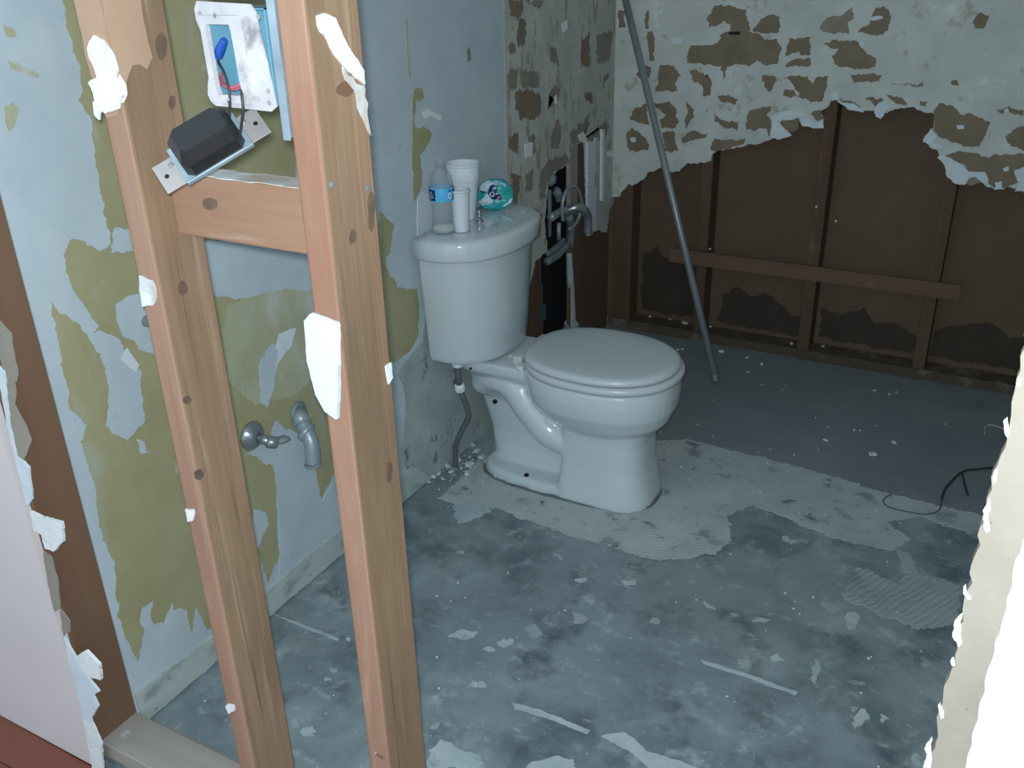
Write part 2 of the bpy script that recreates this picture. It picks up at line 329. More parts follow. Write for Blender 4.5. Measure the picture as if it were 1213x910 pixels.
# large olive areas
ax_([(64, -40), (82, 40), (99, 109), (92, 118), (108, 140), (115, 205), (122, 250), (133, 290), (118, 300), (110, 288), (98, 295), (77, 300), (80, 330), (92, 353), (117, 388), (105, 396), (59, 358), (68, 399), (82, 485), (102, 505), (96, 524), (112, 580), (119, 627), (136, 668), (140, 729), (150, 760), (165, 784), (170, 746), (165, 733), (166, 722), (182, 711), (178, 730), (181, 743), (194, 736), (204, 712), (206, 722), (221, 723), (227, 750), (232, 718), (245, 746), (258, 740), (268, 690), (285, 700), (302, 640), (317, 692), (330, 661), (327, 600), (330, 560), (360, 590), (374, 564), (379, 593), (395, 564), (410, 480), (404, 390), (380, 350), (340, 360), (250, 350), (245, 300), (300, 292), (345, 270), (352, 180), (360, -40)], .0006, 'olive')
ax_([(130, 300), (240, 296), (246, 345), (275, 352), (322, 345), (366, 338), (366, 300), (360, 291), (242, 284), (135, 270)], .0012, 'blue2')
ax_([(262, 395), (272, 360), (300, 352), (330, 340), (370, 345), (385, 400), (380, 440), (345, 470), (300, 480), (270, 450)], .0010, 'olive_grey')
ax_([(306, 430), (322, 405), (328, 420), (322, 470), (315, 482), (309, 476)], .0016, 'blue2')
ax_([(330, 395), (350, 388), (345, 410), (328, 430), (322, 455), (322, 425)], .0015, 'gypsum_cool', amp=.002)
ax_([(291, 536), (318, 522), (325, 500), (343, 508), (358, 518), (372, 545), (376, 575), (381, 595), (393, 572), (412, 590), (420, 640), (330, 690), (331, 650), (329, 600), (324, 552), (314, 550)], .0012, 'blue2')
ax_([(300, 603), (312, 607), (318, 620), (310, 640), (303, 652), (298, 640)], .0012, 'blue2')
ax_([(103, 396), (118, 392), (140, 402), (165, 440), (170, 500), (150, 521), (125, 505), (128, 455), (118, 420)], .0014, 'blue')
ax_([(150, 412), (164, 432), (160, 441), (142, 425)], .0022, 'gypsum_cool', amp=.001)
ax_([(137, 360), (150, 351), (180, 345), (200, 372), (185, 402), (160, 404), (145, 398), (138, 380)], .0014, 'blue2', amp=.002)
ax_([(155, 395), (185, 405), (192, 420), (165, 415)], .0014, 'blue2', amp=.002)
ax_([(160, 520), (170, 525), (178, 538), (166, 536)], .0014, 'blue2')
ax_([(75, 300), (84, 285), (97, 285), (104, 294), (120, 330), (150, 360), (140, 372), (116, 384), (96, 356), (82, 335)], .0009, 'olive')
for pts in ([(5, 125), (15, 122), (22, 130), (18, 150), (10, 155), (6, 145)], [(8, 72), (22, 75), (45, 88), (48, 92), (30, 90), (12, 82)], [(3, 30), (15, 32), (18, 44), (6, 42)]):
    ax_(pts, .0008, 'olive_grey', amp=.003)
# olive right of second stud
ax_([(448, 262), (454, 300), (462, 326), (472, 340), (493, 343), (496, 360), (495, 399), (485, 416), (465, 430), (455, 420), (440, 300)], .0008, 'olive')
ax_([(450, 250), (460, 262), (466, 266), (462, 300), (452, 310)], .0009, 'olive')
ax_([(489, 105), (500, 106), (502, 116), (492, 120), (491, 150), (504, 152), (512, 158), (505, 175), (497, 184), (500, 205), (498, 226), (490, 240), (488, 190)], .0008, 'olive')
ax_([(480, 25), (482, 18), (484, 62), (487, 90), (484, 92), (481, 60)], .0007, 'olive_grey', amp=.001)
ax_([(500, 133), (506, 129), (523, 138), (521, 143), (510, 138), (503, 140)], .0020, 'gypsum', 'torn_flap', .002)
ax_([(494, 238), (500, 228), (540, 228), (540, 285), (494, 282)], .0012, 'gypsum_cool', amp=.002)
ax_([(553, 60), (556, 56), (558, 70), (554, 74)], .0007, 'paper_grey', amp=.002)
# mildewed foot of the wall behind and under the tank
ax_([(468, 445), (486, 420), (500, 405), (505, 360), (512, 350), (600, 395), (600, 520), (545, 560), (500, 572), (482, 560), (470, 520)], .0010, 'grime')
ax_([(455, 470), (470, 440), (480, 470), (478, 520), (470, 560), (455, 560)], .0011, 'blue2')
# mastic wear: vertical torn paper streaks
gp = [[(603, 0), (620, 0), (619, 16), (613, 22), (604, 18)], [(603, 52), (611, 50), (611, 62), (603, 62)], [(604, 82), (613, 82), (612, 106), (602, 103)], [(610, 110), (626, 107), (640, 112), (641, 135), (632, 142), (616, 140), (611, 125)], [(616, 82), (636, 85), (638, 103), (618, 103)], [(650, 56), (658, 56), (662, 76), (653, 74)], [(688, 48), (699, 40), (698, 80), (688, 78)], [(706, 42), (716, 40), (726, 36), (722, 70), (708, 76)], [(650, 110), (657, 100), (663, 108), (660, 122), (650, 130), (656, 116)], [(692, 110), (700, 110), (702, 120), (694, 121)], [(652, 160), (660, 142), (666, 150), (662, 176), (652, 176)], [(674, 160), (690, 145), (698, 135), (697, 150), (688, 166), (680, 172)], [(614, 25), (622, 20), (622, 52), (613, 55)], [(622, 0), (645, 0), (640, 8), (625, 6)], [(715, 90), (722, 86), (720, 96), (714, 98)], [(602, 160), (614, 160), (612, 180), (603, 178)], [(625, 160), (634, 158), (634, 180), (626, 182)], [(640, 205), (650, 190), (670, 182), (674, 192), (655, 205), (648, 215), (646, 235), (640, 238)], [(606, 205), (616, 208), (612, 250), (606, 240)], [(690, 165), (700, 158), (712, 150), (718, 142), (722, 150), (716, 165), (700, 168)], [(622, 208), (632, 200), (630, 225), (622, 228)]]
for i, q in enumerate(gp): patch('torn_paper', q, 'x', .0012, (1, 0, 0), .0006, 'paper_grey' if i % 3 else 'paper', wall_left, .009, .003)
for q in ([(621, 170), (631, 168), (630, 184), (622, 188)], [(656, 115), (659, 112), (660, 122), (656, 124)], [(665, 28), (671, 24), (672, 34), (667, 38)], [(718, 180), (724, 178), (727, 184), (720, 186)]):
    patch('torn_flap', q, 'x', .0012, (1, 0, 0), .0016, 'gypsum', wall_left, .002, .006)
# wall framing behind the skin (children of wall_left)
WS = [(.62, .66), (1.02, 1.06), (1.42, 1.46), (1.775, 1.966)]
for (a, b) in WS: obj('stud', box(B(), (-.105, a, .04), (-.0137, b, TOP-.04), .002), 'dark_wood', wall_left)
obj('furring_strip', box(B(), (-.030, 2.195, .56), (-.0137, 2.258, 1.3), .002), 'plate', wall_left)
obj('backing_panel', box(B(), (-.030, 2.20, .04), (-.0139, 2.258, .559)), 'backing', wall_left)
obj('sole_plate', box(B(), (-.105, DW, .0005), (-.0137, D, .039), .002), 'dark_wood', wall_left)
obj('cavity_panel', box(B(), (-.118, DW, .0), (-.106, D+.05, TOP)), 'cavity', wall_left)  # panel coloured near black to paint in the cavity's darkness
obj('backing_panel', box(B(), (-.030, 2.259, .04), (-.0138, D-.002, 1.0)), 'backing', wall_left)
obj('bluish_light_sheet', prism(B(), [Vector((-.07, 1.968, .04)), Vector((-.06, 2.06, .04)), Vector((-.06, 2.065, .33)), Vector((-.07, 2.0, .40)), Vector((-.07, 1.968, .38))], (-1, 0, 0), .003), 'teal_light', wall_left)  # added sheet, its teal colour imitates bluish light low in the cavity
obj('bluish_light_sheet', box(B(), (-.052, 1.968, .20), (-.045, 2.06, .26), .002), 'teal_light', wall_left)  # second added piece of the same painted bluish light
# white tile edging strips left on the mastic
for (x0, x1, y0, y1, t, m) in [(694, 702, 168, 221, .008, 'gypsum_cool'), (694, 704, 221.5, 272, .008, 'gypsum_cool'), (703, 707, 163, 205, .006, 'mastic2'), (710.5, 713.5, 153, 238, .010, 'gypsum_cool')]:
    P = [onx(x0, y0, .001), onx(x1, y0, .001), onx(x1, y1, .001), onx(x0, y1, .001)]
    obj('tile_strip', prism(B(), P, (1, 0, 0), t), m, wall_left)
ax_([(683, 160), (690, 156), (694, 165), (692, 170), (686, 167)], .004, 'gypsum', 'torn_flap', .001)
# base strip of old mortar
bs = [Vector((0, DW+.002, .006)), Vector((0, 1.19, .006)), Vector((0, 1.15, .05)), Vector((0, 1.10, .095)), Vector((0, .9, .078)), Vector((0, .6, .082)), Vector((0, .4, .07)), Vector((0, .2, .08)), Vector((0, DW+.002, .088))]
base = obj('baseboard_left', prism(B(), flat(rough(bs[:1]+bs[1:], .003, .01, 2), 0, 0), (1, 0, 0), .006), 'basestrip'); tag(base, 'dirty strip of old mortar along the foot of the pale blue wall', 'baseboard', kind='structure')
# ---- back wall
YB = D-.012
tb = [(731, 235), (743, 219), (752, 219), (759, 216), (771, 203), (783, 199), (795, 205), (807, 201), (815, 193), (828, 193), (841, 191), (846, 181), (878, 173), (900, 170), (916, 165), (937, 161), (930, 150), (922, 146), (945, 141), (950, 150), (973, 148), (973, 130), (980, 128), (987, 117), (994, 122), (1008, 131), (1018, 132), (1035, 131), (1042, 140), (1048, 134), (1062, 128), (1083, 127), (1096, 133), (1106, 133), (1105, 150), (1094, 167), (1110, 180), (1122, 204), (1127, 214), (1144, 218), (1161, 216), (1174, 223), (1202, 223), (1213, 228)]
T = flat(rough([ony(a, b, YB) for a, b in tb], .006, .006, 6, closed=False), 1, YB)
T = [p for p in T if p.x > 0.0]
T[0] = Vector((0.0005, YB, T[0].z)); zr = T[-1].z
ol = T + [Vector((XR, YB, zr-.03)), Vector((XR, YB, TOP)), Vector((.0005, YB, TOP))]
wall_back = obj('wall_back', prism(B(), ol, (0, 1, 0), .012), 'mastic2'); tag(wall_back, 'grey plastered back wall with its lower half torn away to brown framing', 'wall', kind='structure')
bk = lambda px, mat='paper', t=.0007, nm='torn_paper', amp=.005: patch(nm, px, 'y', YB, (0, -1, 0), t, mat, wall_back, amp*1.2, .005)
z7 = lambda L: [(730+a*.2061, b*.2062) for a, b in L]
z8 = lambda L: [(960+a*.2638, b*.2637) for a, b in L]
for L in [[(525, 110), (560, 40), (640, 35), (745, 50), (740, 90), (765, 130), (770, 185), (830, 190), (850, 225), (925, 220), (942, 270), (930, 370), (850, 370), (810, 345), (770, 380), (690, 370), (640, 385), (615, 460), (600, 380), (480, 365), (415, 365), (405, 320), (440, 260), (560, 260), (600, 225), (590, 200), (650, 180), (655, 140), (620, 118), (570, 155), (535, 150)],
          [(785, 180), (830, 110), (880, 90), (955, 95), (930, 120), (950, 160), (920, 190), (820, 190)], [(970, 320), (1000, 220), (1115, 215), (1120, 300), (1080, 320), (1040, 295)], [(965, 375), (1050, 330), (1115, 325), (1120, 385)],
          [(250, 370), (330, 375), (375, 435), (335, 480), (350, 525), (225, 522)], [(415, 400), (470, 405), (550, 450), (540, 555), (500, 555), (495, 490), (450, 470)], [(835, 430), (910, 430), (925, 460), (880, 530), (855, 490)], [(955, 440), (1100, 435), (1130, 480), (1170, 445), (1213, 450), (1190, 560), (1140, 585), (1040, 560), (1050, 530), (1000, 465)], [(965, 520), (1020, 515), (1040, 545), (1000, 560), (965, 550)],
          [(75, 680), (110, 620), (170, 590), (190, 720), (120, 700)], [(215, 590), (300, 580), (340, 620), (355, 690), (340, 740), (260, 735), (250, 690), (290, 660), (230, 620)], [(400, 595), (430, 600), (445, 670), (400, 735), (390, 720), (410, 660)], [(560, 650), (600, 690), (700, 705), (700, 745), (620, 730), (570, 700)], [(760, 630), (820, 625), (905, 600), (870, 660), (890, 700), (885, 780), (860, 745), (745, 745)],
          [(60, 760), (90, 735), (135, 760), (185, 830), (180, 865), (70, 865), (55, 800)], [(265, 760), (335, 755), (355, 870), (280, 870)], [(375, 790), (420, 750), (530, 770), (510, 790), (430, 805), (380, 830)], [(560, 800), (640, 800), (700, 810), (740, 785), (745, 815), (640, 860), (545, 870)], [(165, 80), (185, 60), (190, 160), (170, 165)], [(180, 180), (215, 180), (218, 350), (190, 355)], [(150, 385), (200, 380), (195, 440), (160, 450), (110, 435)], [(10, 60), (50, 60), (50, 160), (15, 160)], [(580, 550), (640, 548), (700, 575), (680, 600), (610, 580)], [(1170, 150), (1213, 125), (1213, 185), (1180, 180)], [(940, 690), (1000, 690), (1040, 670), (1060, 700), (1050, 735), (1000, 760), (960, 740)], [(1120, 650), (1180, 630), (1190, 680), (1150, 705)]]:
    bk(z7(L))
for L in [[(40, 130), (75, 75), (130, 70), (185, 25), (195, 75), (165, 100), (175, 150), (110, 150)], [(205, 145), (265, 100), (290, 40), (330, 25), (355, 50), (350, 140), (320, 158)], [(50, 200), (100, 180), (210, 185), (250, 235), (300, 265), (290, 300), (220, 308), (120, 295), (95, 255), (120, 225)], [(180, 335), (320, 333), (315, 365), (200, 368)], [(0, 385), (30, 350), (80, 348), (70, 400), (50, 455), (0, 460)], [(735, 100), (760, 55), (800, 65), (785, 125), (750, 125)],
          [(550, 500), (585, 460), (640, 480), (680, 520), (720, 510), (805, 550), (760, 660), (690, 655), (570, 610), (550, 580)], [(875, 615), (930, 570), (980, 565), (980, 680), (920, 665)], [(580, 705), (630, 690), (710, 680), (780, 700), (960, 690), (980, 750), (920, 760), (930, 820), (860, 850), (800, 830), (790, 780), (700, 770), (690, 745)], [(245, 440), (320, 435), (330, 450), (290, 475)], [(340, 430), (420, 440), (430, 470), (380, 465)], [(835, 490), (870, 485), (959, 495), (959, 512), (850, 508)], [(360, 372), (480, 378), (510, 370), (512, 388), (440, 386)], [(630, 365), (660, 355), (662, 385), (640, 382)], [(130, 445), (200, 455), (225, 490), (200, 480), (150, 465)], [(490, 455), (520, 460), (515, 480), (490, 475)], [(680, 790), (720, 770), (780, 815), (740, 835), (700, 825)]]:
    bk(z8(L), 'paper' if random.random() < .7 else 'paper_grey')
# white torn gypsum along the tear
for L in [[(890, 665), (960, 640), (1060, 630), (1090, 660), (1000, 690), (920, 690), (960, 730), (1010, 780), (930, 800), (890, 790), (895, 720)], [(1055, 680), (1100, 670), (1130, 705), (1190, 700), (1195, 735), (1130, 735), (1070, 720)], [(80, 795), (110, 785), (112, 815), (88, 818)], [(320, 225), (375, 215), (375, 250), (325, 250)]]:
    bk(z7(L), 'gypsum_cool', .003, 'torn_flap', .002)
for L in [[(0, 560), (55, 545), (60, 575), (20, 575)], [(130, 460), (200, 465), (240, 505), (180, 490)], [(285, 490), (310, 460), (370, 470), (340, 495), (320, 530), (295, 525)], [(505, 625), (540, 580), (570, 610), (550, 640), (600, 660), (560, 670)], [(570, 705), (600, 695), (680, 740), (710, 770), (780, 770), (800, 800), (780, 825), (740, 795), (710, 800), (690, 830), (650, 825), (610, 790), (605, 740)], [(915, 770), (975, 745), (985, 850), (920, 860), (935, 820)], [(830, 820), (860, 815), (862, 850), (830, 845)], [(90, 420), (125, 412), (132, 440), (100, 452)], [(265, 78), (325, 70), (325, 85), (275, 94)], [(655, 565), (690, 562), (690, 580), (660, 582)], [(218, 188), (238, 186), (240, 200), (222, 204)], [(868, 490), (890, 486), (892, 502), (870, 504)], [(865, 755), (890, 745), (895, 765), (872, 770)], [(715, 430), (735, 428), (736, 442), (718, 444)]]:
    bk(z8(L), 'gypsum_cool', .003, 'torn_flap', .002)
bk(z7([(645, 183), (712, 180), (714, 200), (650, 200)]), 'black', .0012, 'slot', .0005); bk(z7([(515, 430), (528, 430), (528, 443), (515, 443)]), 'black', .0012, 'nail_hole', .0005)
# framing of the back wall
SB = [(.004, .082), (.352, .392), (.765, .807), (1.172, 1.214), (1.558, 1.598)]
for (a, b) in SB: obj('stud', box(B(), (a, D+.001, .0395), (b, D+.09, TOP-.04), .003), 'dark_wood', wall_back)
obj('sole_plate', box(B(), (-.012, D+.0005, .0008), (XR, D+.09, .039), .003), 'rot_plate', wall_back)
obj('backing_panel', box(B(), (-.1, D+.0905, 0), (XR, D+.104, TOP)), 'backing', wall_back)
# ledger board across the studs that carried the tub
ledger = obj('ledger_board', box(B(), (.245, D-.017, .318), (1.287, D+.0005, .374), .003), 'dark_wood_x', wall_back)
P0 = [(.43, .06), (.44, .17), (.50, .215), (.56, .19), (.60, .21), (.66, .18), (.70, .15), (.76, .13), (.76, .05)]
for k, PP in enumerate([P0, [(.10, .06), (.10, .30), (.16, .33), (.22, .29), (.30, .31), (.345, .28), (.345, .06)], [(.82, .06), (.82, .19), (.90, .17), (.97, .20), (1.02, .16), (1.09, .17), (1.17, .12), (1.17, .06)], [(1.22, .06), (1.22, .16), (1.3, .20), (1.38, .22), (1.46, .18), (1.55, .20), (1.55, .06)]]):
    obj('mold_stain', prism(B(), flat(rough([Vector((a, D+.0905, b)) for a, b in PP], .012, .015, k), 1, D+.0905), (0, -1, 0), .0006), 'mold', wall_back)
nl = B()
for (a, b) in [(841, 295), (967, 245), (960, 330), (990, 262)]:
    c = ony(a, b, D); lathe(nl, [(.004, 0), (.004, .002), (.002, .003)], (c.x, D+.001, c.z), (0, -1, 0), 10)
obj('nail_head', nl, 'chip', wall_back)
# ---- right wall and ceiling (out of the photograph, close the room)
wr = obj('wall_right', box(B(), (XR+.001, 0, 0), (XR+.10, D+.12, TOP)), 'mastic2'); tag(wr, 'grey plastered side wall at the foot end of the tub bay', 'wall', kind='structure')
ce = obj('ceiling', box(B(), (-.12, 0, TOP+.001), (XR+.1, D+.12, TOP+.08)), 'whiteplaster'); tag(ce, 'plain white bathroom ceiling', 'ceiling', kind='structure')
# ---- front partition, opened to the studs
hd = [(-2, 415), (3, 445), (8, 470), (12, 500), (18, 520), (22, 545), (35, 560), (38, 600), (46, 625), (52, 650), (58, 680), (66, 715), (72, 745), (80, 765), (88, 790), (95, 815), (103, 850), (108, 880), (112, 905)]
H = [ony(a, b, -.0132) for a, b in hd]
H = flat(rough([Vector((H[0].x-.01, -.0132, TOP-.1)), Vector((H[0].x, -.0132, H[0].z+.3))]+H, .003, .006, 11, closed=False), 1, -.0132)
for p in H: p.x = min(p.x, -.006)
hp = [Vector((H[0].x, -.0132, TOP))] + H + [Vector((H[-1].x, -.0132, HZ+.004)), Vector((-1.3, -.0132, HZ+.004)), Vector((-1.3, -.0132, TOP))]
wall_front = obj('wall_front', prism(B(), hp, (0, 1, 0), .0127), 'hallpaint'); tag(wall_front, 'opened partition with pinkish white hall drywall torn back to bare studs', 'wall', kind='structure')
fr = lambda px, mat='gypsum', t=.003, nm='torn_flap', amp=.002, y=-.0132: patch(nm, px, 'y', y, (0, -1, 0), t, mat, wall_front, amp, .006)
# torn paper and white flakes on the broken edge
fr([(0, 380), (14, 395), (18, 420), (22, 440), (18, 480), (32, 505), (38, 520), (30, 545), (24, 560), (10, 480), (2, 430), (-8, 400)], 'beige_strip', .001)
fr([(-2, 432), (8, 440), (14, 500), (22, 540), (36, 552), (40, 590), (34, 600), (24, 560), (12, 510)], 'gypsum_cool', .003)
fr([(38, 605), (56, 612), (76, 618), (78, 640), (66, 652), (56, 648), (52, 632), (44, 628)], 'gypsum', .005)
fr([(52, 652), (62, 660), (70, 690), (72, 720), (66, 725), (58, 690)], 'beige_strip', .002)
fr([(72, 720), (84, 736), (84, 748), (76, 752)], 'beige_strip', .002)
fr([(94, 775), (104, 769), (121, 785), (122, 803), (108, 800), (98, 790)], 'gypsum', .006)
fr([(78, 755), (92, 778), (104, 800), (120, 818), (112, 822), (118, 835), (110, 850), (114, 866), (106, 872), (98, 838), (88, 800)], 'gypsum_cool', .004)
fr([(100, 850), (112, 856), (122, 880), (124, 912), (112, 912)], 'gypsum', .004)
# end stud against the plumbing wall, studs, plate, block
def stud(x0, x1, mat, mf=None):
    o = obj('stud', box(B(), (x0, 0, .0385), (x1, DW, TOP-.04), .0035), mat, wall_front)
    if mf:
        o.data.materials.append(M[mf])
        for p in o.data.polygons:
            if p.normal.y < -.5: p.material_index = 1
    return o
s0 = stud(-.0400, -.0008, 'stud_brown'); s1 = stud(X1, X1+SW, 'stud', 'stud_front'); s2 = stud(X2, X2+SW, 'stud', 'stud_front')
obj('sole_plate', box(B(), (-.3, 0, .0005), (.86, DW, .038), .003), 'plate', wall_front)
zb0, zb1 = 1.123, 1.205
blk = obj('block', box(B(), (X1+SW+.0003, .045, zb0), (X2-.0003, .085, zb1), .003), 'block', wall_front)
obj('plaster_smear', prism(B(), flat(rough([Vector((X1+SW+.03, .046, 0)), Vector((X2-.002, .046, 0)), Vector((X2-.002, .084, 0)), Vector((X1+SW+.05, .084, 0))], .004, .01, 3), 2, zb1), (0, 0, 1), .0012), 'whitewash', blk)
def smear(st, px, plane, val, n, t, mat, nm='plaster_smear', amp=.003): return patch(nm, px, plane, val, n, t, mat, st, amp, .006)
# paper and plaster still on the first stud
sx = X1+SW
smear(s1, [(80, -40), (103, 70), (121, 128), (127, 140), (140, 136), (146, 118), (134, 70), (121, 10), (110, -40)], 'y', 0, (0, -1, 0), .0012, 'tan_paper', 'paper_remnant', .001)
smear(s1, [(112, -40), (122, 10), (135, 70), (146, 118), (150, 92), (156, 78), (166, 76), (174, 82), (180, 68), (174, 48), (166, 0), (160, -40)], 'x', sx, (1, 0, 0), .0012, 'tan_paper', 'paper_remnant', .001)
smear(s1, [(113, 40), (124, 46), (134, 58), (141, 80), (138, 92), (146, 105), (148, 112), (142, 128), (128, 134), (118, 128), (112, 110), (107, 98), (117, 90), (110, 76), (107, 58)], 'y', -.0012, (0, -1, 0), .0035, 'gypsum')
smear(s1, [(112, 120), (122, 126), (119, 142), (114, 136)], 'y', 0, (0, -1, 0), .003, 'gypsum', amp=.001)
smear(s1, [(140, 88), (147, 100), (149, 112), (144, 122), (138, 108)], 'x', sx, (1, 0, 0), .003, 'gypsum', amp=.001)
smear(s1, [(165, 325), (182, 330), (186, 352), (182, 362), (170, 360), (166, 345)], 'y', 0, (0, -1, 0), .0006, 'whitewash')
smear(s1, [(169, 347), (180, 350), (179, 360), (170, 362)], 'y', -.0006, (0, -1, 0), .003, 'gypsum', amp=.002)
smear(s1, [(221, 603), (231, 604), (230, 616), (223, 617)], 'y', 0, (0, -1, 0), .003, 'gypsum', amp=.002)
smear(s1, [(268, 835), (278, 834), (279, 842), (271, 844)], 'y', 0, (0, -1, 0), .003, 'gypsum', amp=.002)
for (a, b, w, h) in [(191, 55, 7, 17), (204, 121, 4, 8), (216, 341, 6, 9), (221, 474, 5, 5), (236, 562, 6, 6), (199, 210, 3, 6)]:
    smear(s1, [(a+w*math.cos(q*.7), b+h*math.sin(q*.7)) for q in range(9)], 'x', sx, (1, 0, 0), .0003, 'knot', 'knot', .002)
kb = [ony(249+9*math.cos(q*.7), 241+8*math.sin(q*.7), .045) for q in range(9)]
obj('knot', prism(B(), flat(rough(kb, .0015, .005, 3), 1, .045), (0, -1, 0), .0003), 'knot', blk)
# second stud: hanging gypsum scrap, smears, nails
tx = X2+SW
smear(s2, [(364, 378), (371, 370), (403, 382), (404, 420), (404, 460), (402, 495), (388, 485), (377, 465), (367, 425)], 'y', -.0005, (0, -1, 0), .006, 'gypsum_cool', 'drywall_scrap', .0008)
smear(s2, [(370, 372), (384, 376), (403, 384), (403, 432), (395, 420), (390, 405), (378, 392)], 'y', -.0065, (0, -1, 0), .0015, 'gypsum', 'drywall_scrap', .001)
smear(s2, [(374, 20), (381, 15), (394, 22), (408, 50), (428, 82), (430, 98), (420, 92), (404, 75), (392, 62), (384, 44), (376, 32)], 'x', tx, (1, 0, 0), .003, 'gypsum', amp=.002)
smear(s2, [(404, 78), (420, 95), (431, 100), (434, 130), (436, 160), (428, 140), (422, 120), (410, 95)], 'x', tx, (1, 0, 0), .0012, 'whitewash', amp=.004)
smear(s2, [(456, 434), (462, 430), (464, 448), (459, 455)], 'x', tx, (1, 0, 0), .002, 'gypsum', amp=.001)
for (a, b, w, h) in [(440, 250, 5, 24), (408, 105, 12, 9), (418, 280, 4, 10), (460, 560, 4, 12)]:
    smear(s2, [(a+w*math.cos(q*.7), b+h*math.sin(q*.7)) for q in range(9)], 'x', tx, (1, 0, 0), .0003, 'knot' if w < 10 else 'stud_brown', 'knot', .003)
for (a, b, pl) in [(392, 219, 'x'), (435, 223, 'x'), (413, 757, 'y')]:
    c = onx(a, b, tx) if pl == 'x' else ony(a, b, 0)
    obj('nail', lathe(B(), [(.0035, 0), (.0035, .002), (.0018, .0026)], c, (1, 0, 0) if pl == 'x' else (0, -1, 0), 10), 'pipe_dull', s2)
c = ony(452, 892, 0); obj('nail', tube(B(), [c+Vector((.0, .0005, -.012)), c+Vector((.004, -.012, .008)), c+Vector((.006, -.02, .022))], .0018, 6), 'chrome_bright', s2)
# ---- hall drywall on the far side of the opening
XJ = 1.434
jp = [Vector((XJ, -.0132, HZ+.004))]
zz = HZ+.03
while zz < TOP-.02: jp.append(Vector((XJ, -.0132, zz))); zz += .02
wj = flat(rough(jp+[Vector((XJ, -.0132, TOP))], .004, .008, 21, closed=False), 1, -.0132)
wall_door = obj('wall_doorway', prism(B(), wj+[Vector((2.6, -.0132, TOP)), Vector((2.6, -.0132, HZ+.004))], (0, 1, 0), .0127), 'beige_strip'); tag(wall_door, 'bright white drywall beside the opening with a bare beige torn edge', 'wall', kind='structure')
def strip(x, amp, sd): return flat(rough([Vector((x, -.0133, HZ+.006+i*.04)) for i in range(59)], amp, .01, sd, closed=False), 1, -.0133)
a_ = strip(1.468, .003, 5)
obj('paint_skin', prism(B(), a_+[Vector((2.59, -.0133, a_[-1].z)), Vector((2.59, -.0133, a_[0].z))], (0, -1, 0), .0014), 'hallwhite', wall_door)
b_ = strip(1.4655, .002, 8); c_ = strip(1.4745, .002, 9)
obj('caulk_ridge', prism(B(), b_+c_[::-1], (0, -1, 0), .0035), 'gypsum', wall_door)
for i in range(2): obj('stud', box(B(), (XJ+.012+.5*i, 0, .0385), (XJ+.051+.5*i, DW, TOP-.04), .003), 'stud', wall_door)
obj('sole_plate', box(B(), (XJ+.01, 0, .0005), (XR, DW, .038), .003), 'plate', wall_door)
for (y0, s) in [(452, 3), (505, 6), (562, 5), (597, 4), (612, 9), (700, 4), (742, 11), (783, 3), (840, 5), (893, 13)]:
    x = 1213-(y0-420)*.2347
    patch('torn_flap', [(x+1, y0-s*1.6), (x-s*.4, y0-s), (x-s*.55, y0+s*.4), (x-s*.45, y0+s*1.3), (x-s*.2, y0+s*2.2), (x+3, y0+s*1.8)], 'y', -.0132, (0, -1, 0), .002, 'gypsum', wall_door, .0025, .003)

# ================================================================== THINGS
# ---- toilet
TY = 1.385
toilet = thing('toilet', 'white two-piece toilet with closed lid against the pale blue wall', 'toilet', (.32, TY, .0015))
def oval(x0, x1, hw, z, n=40, p=2.3, back=2.6):
    cx = (x0+x1)/2; a = (x1-x0)/2; out = []
    for i in range(n):
        t = 2*math.pi*i/n; c, s = math.cos(t), math.sin(t); e = p if c > 0 else back
        out.append(Vector((cx+a*math.copysign(abs(c)**(2/e), c), TY+hw*math.copysign(abs(s)**(2/e), s), z)))
    return out
bm = B()
Z0 = .0015
# bowl
loft(bm, [oval(.37, .60, .085, .19), oval(.345, .635, .11, .225), oval(.30, .672, .148, .262), oval(.27, .690, .172, .305), oval(.262, .694, .178, .345), oval(.262, .690, .174, .385)])
# front pedestal
loft(bm, [oval(.375, .648, .120, Z0, p=3, back=9), oval(.378, .645, .119, .03, p=3, back=9), oval(.388, .628, .110, .12, p=3, back=9), oval(.39, .625, .109, .20, p=3, back=9), oval(.385, .635, .112, .235, p=3, back=6)])
# foot running back
loft(bm, [oval(.105, .56, .116, Z0, p=2.6, back=3), oval(.107, .56, .115, .024, p=2.6, back=3), oval(.113, .55, .109, .034, p=2.6, back=3), oval(.125, .54, .095, .036, p=2.6, back=3)])
# rear upright + web
loft(bm, [oval(.125, .48, .036, .02, back=3), oval(.115, .48, .034, .13, back=3), oval(.085, .48, .05, .24, back=3), oval(.06, .45, .085, .31, back=4), oval(.045, .42, .10, .345, back=5), oval(.045, .42, .105, .382, back=5)])
loft(bm, [oval(.12, .44, .046, .025, back=3), oval(.13, .43, .042, .07, back=3), oval(.17, .42, .03, .09, back=3)])
# deck
loft(bm, [oval(.05, .42, .10, .335, back=5), oval(.045, .40, .118, .355, back=5), oval(.045, .38, .122, .386, back=5)])
# trapway bulges
for s in (-1, 1):
    yy = TY+s*.055
    tube(bm, [(.10, TY+s*.035, .275), (.16, yy, .318), (.225, yy+s*.006, .31), (.285, yy+s*.012, .245), (.345, yy+s*.012, .185), (.42, yy+s*.006, .165), (.50, yy, .165)], [.038, .046, .050, .050, .048, .045, .04], 14, 6)
bowl = obj('bowl', bm, 'porcelain', toilet)
bake(bowl, [('REMESH', dict(mode='VOXEL', voxel_size=.0055)), ('SMOOTH', dict(factor=.5, iterations=5))])
obj('caulk_ring', loft(B(), [oval(.097, .654, .124, .0018, p=2.8, back=3.2), oval(.099, .652, .122, .0045, p=2.8, back=3.2)]), 'ring_grime', toilet)
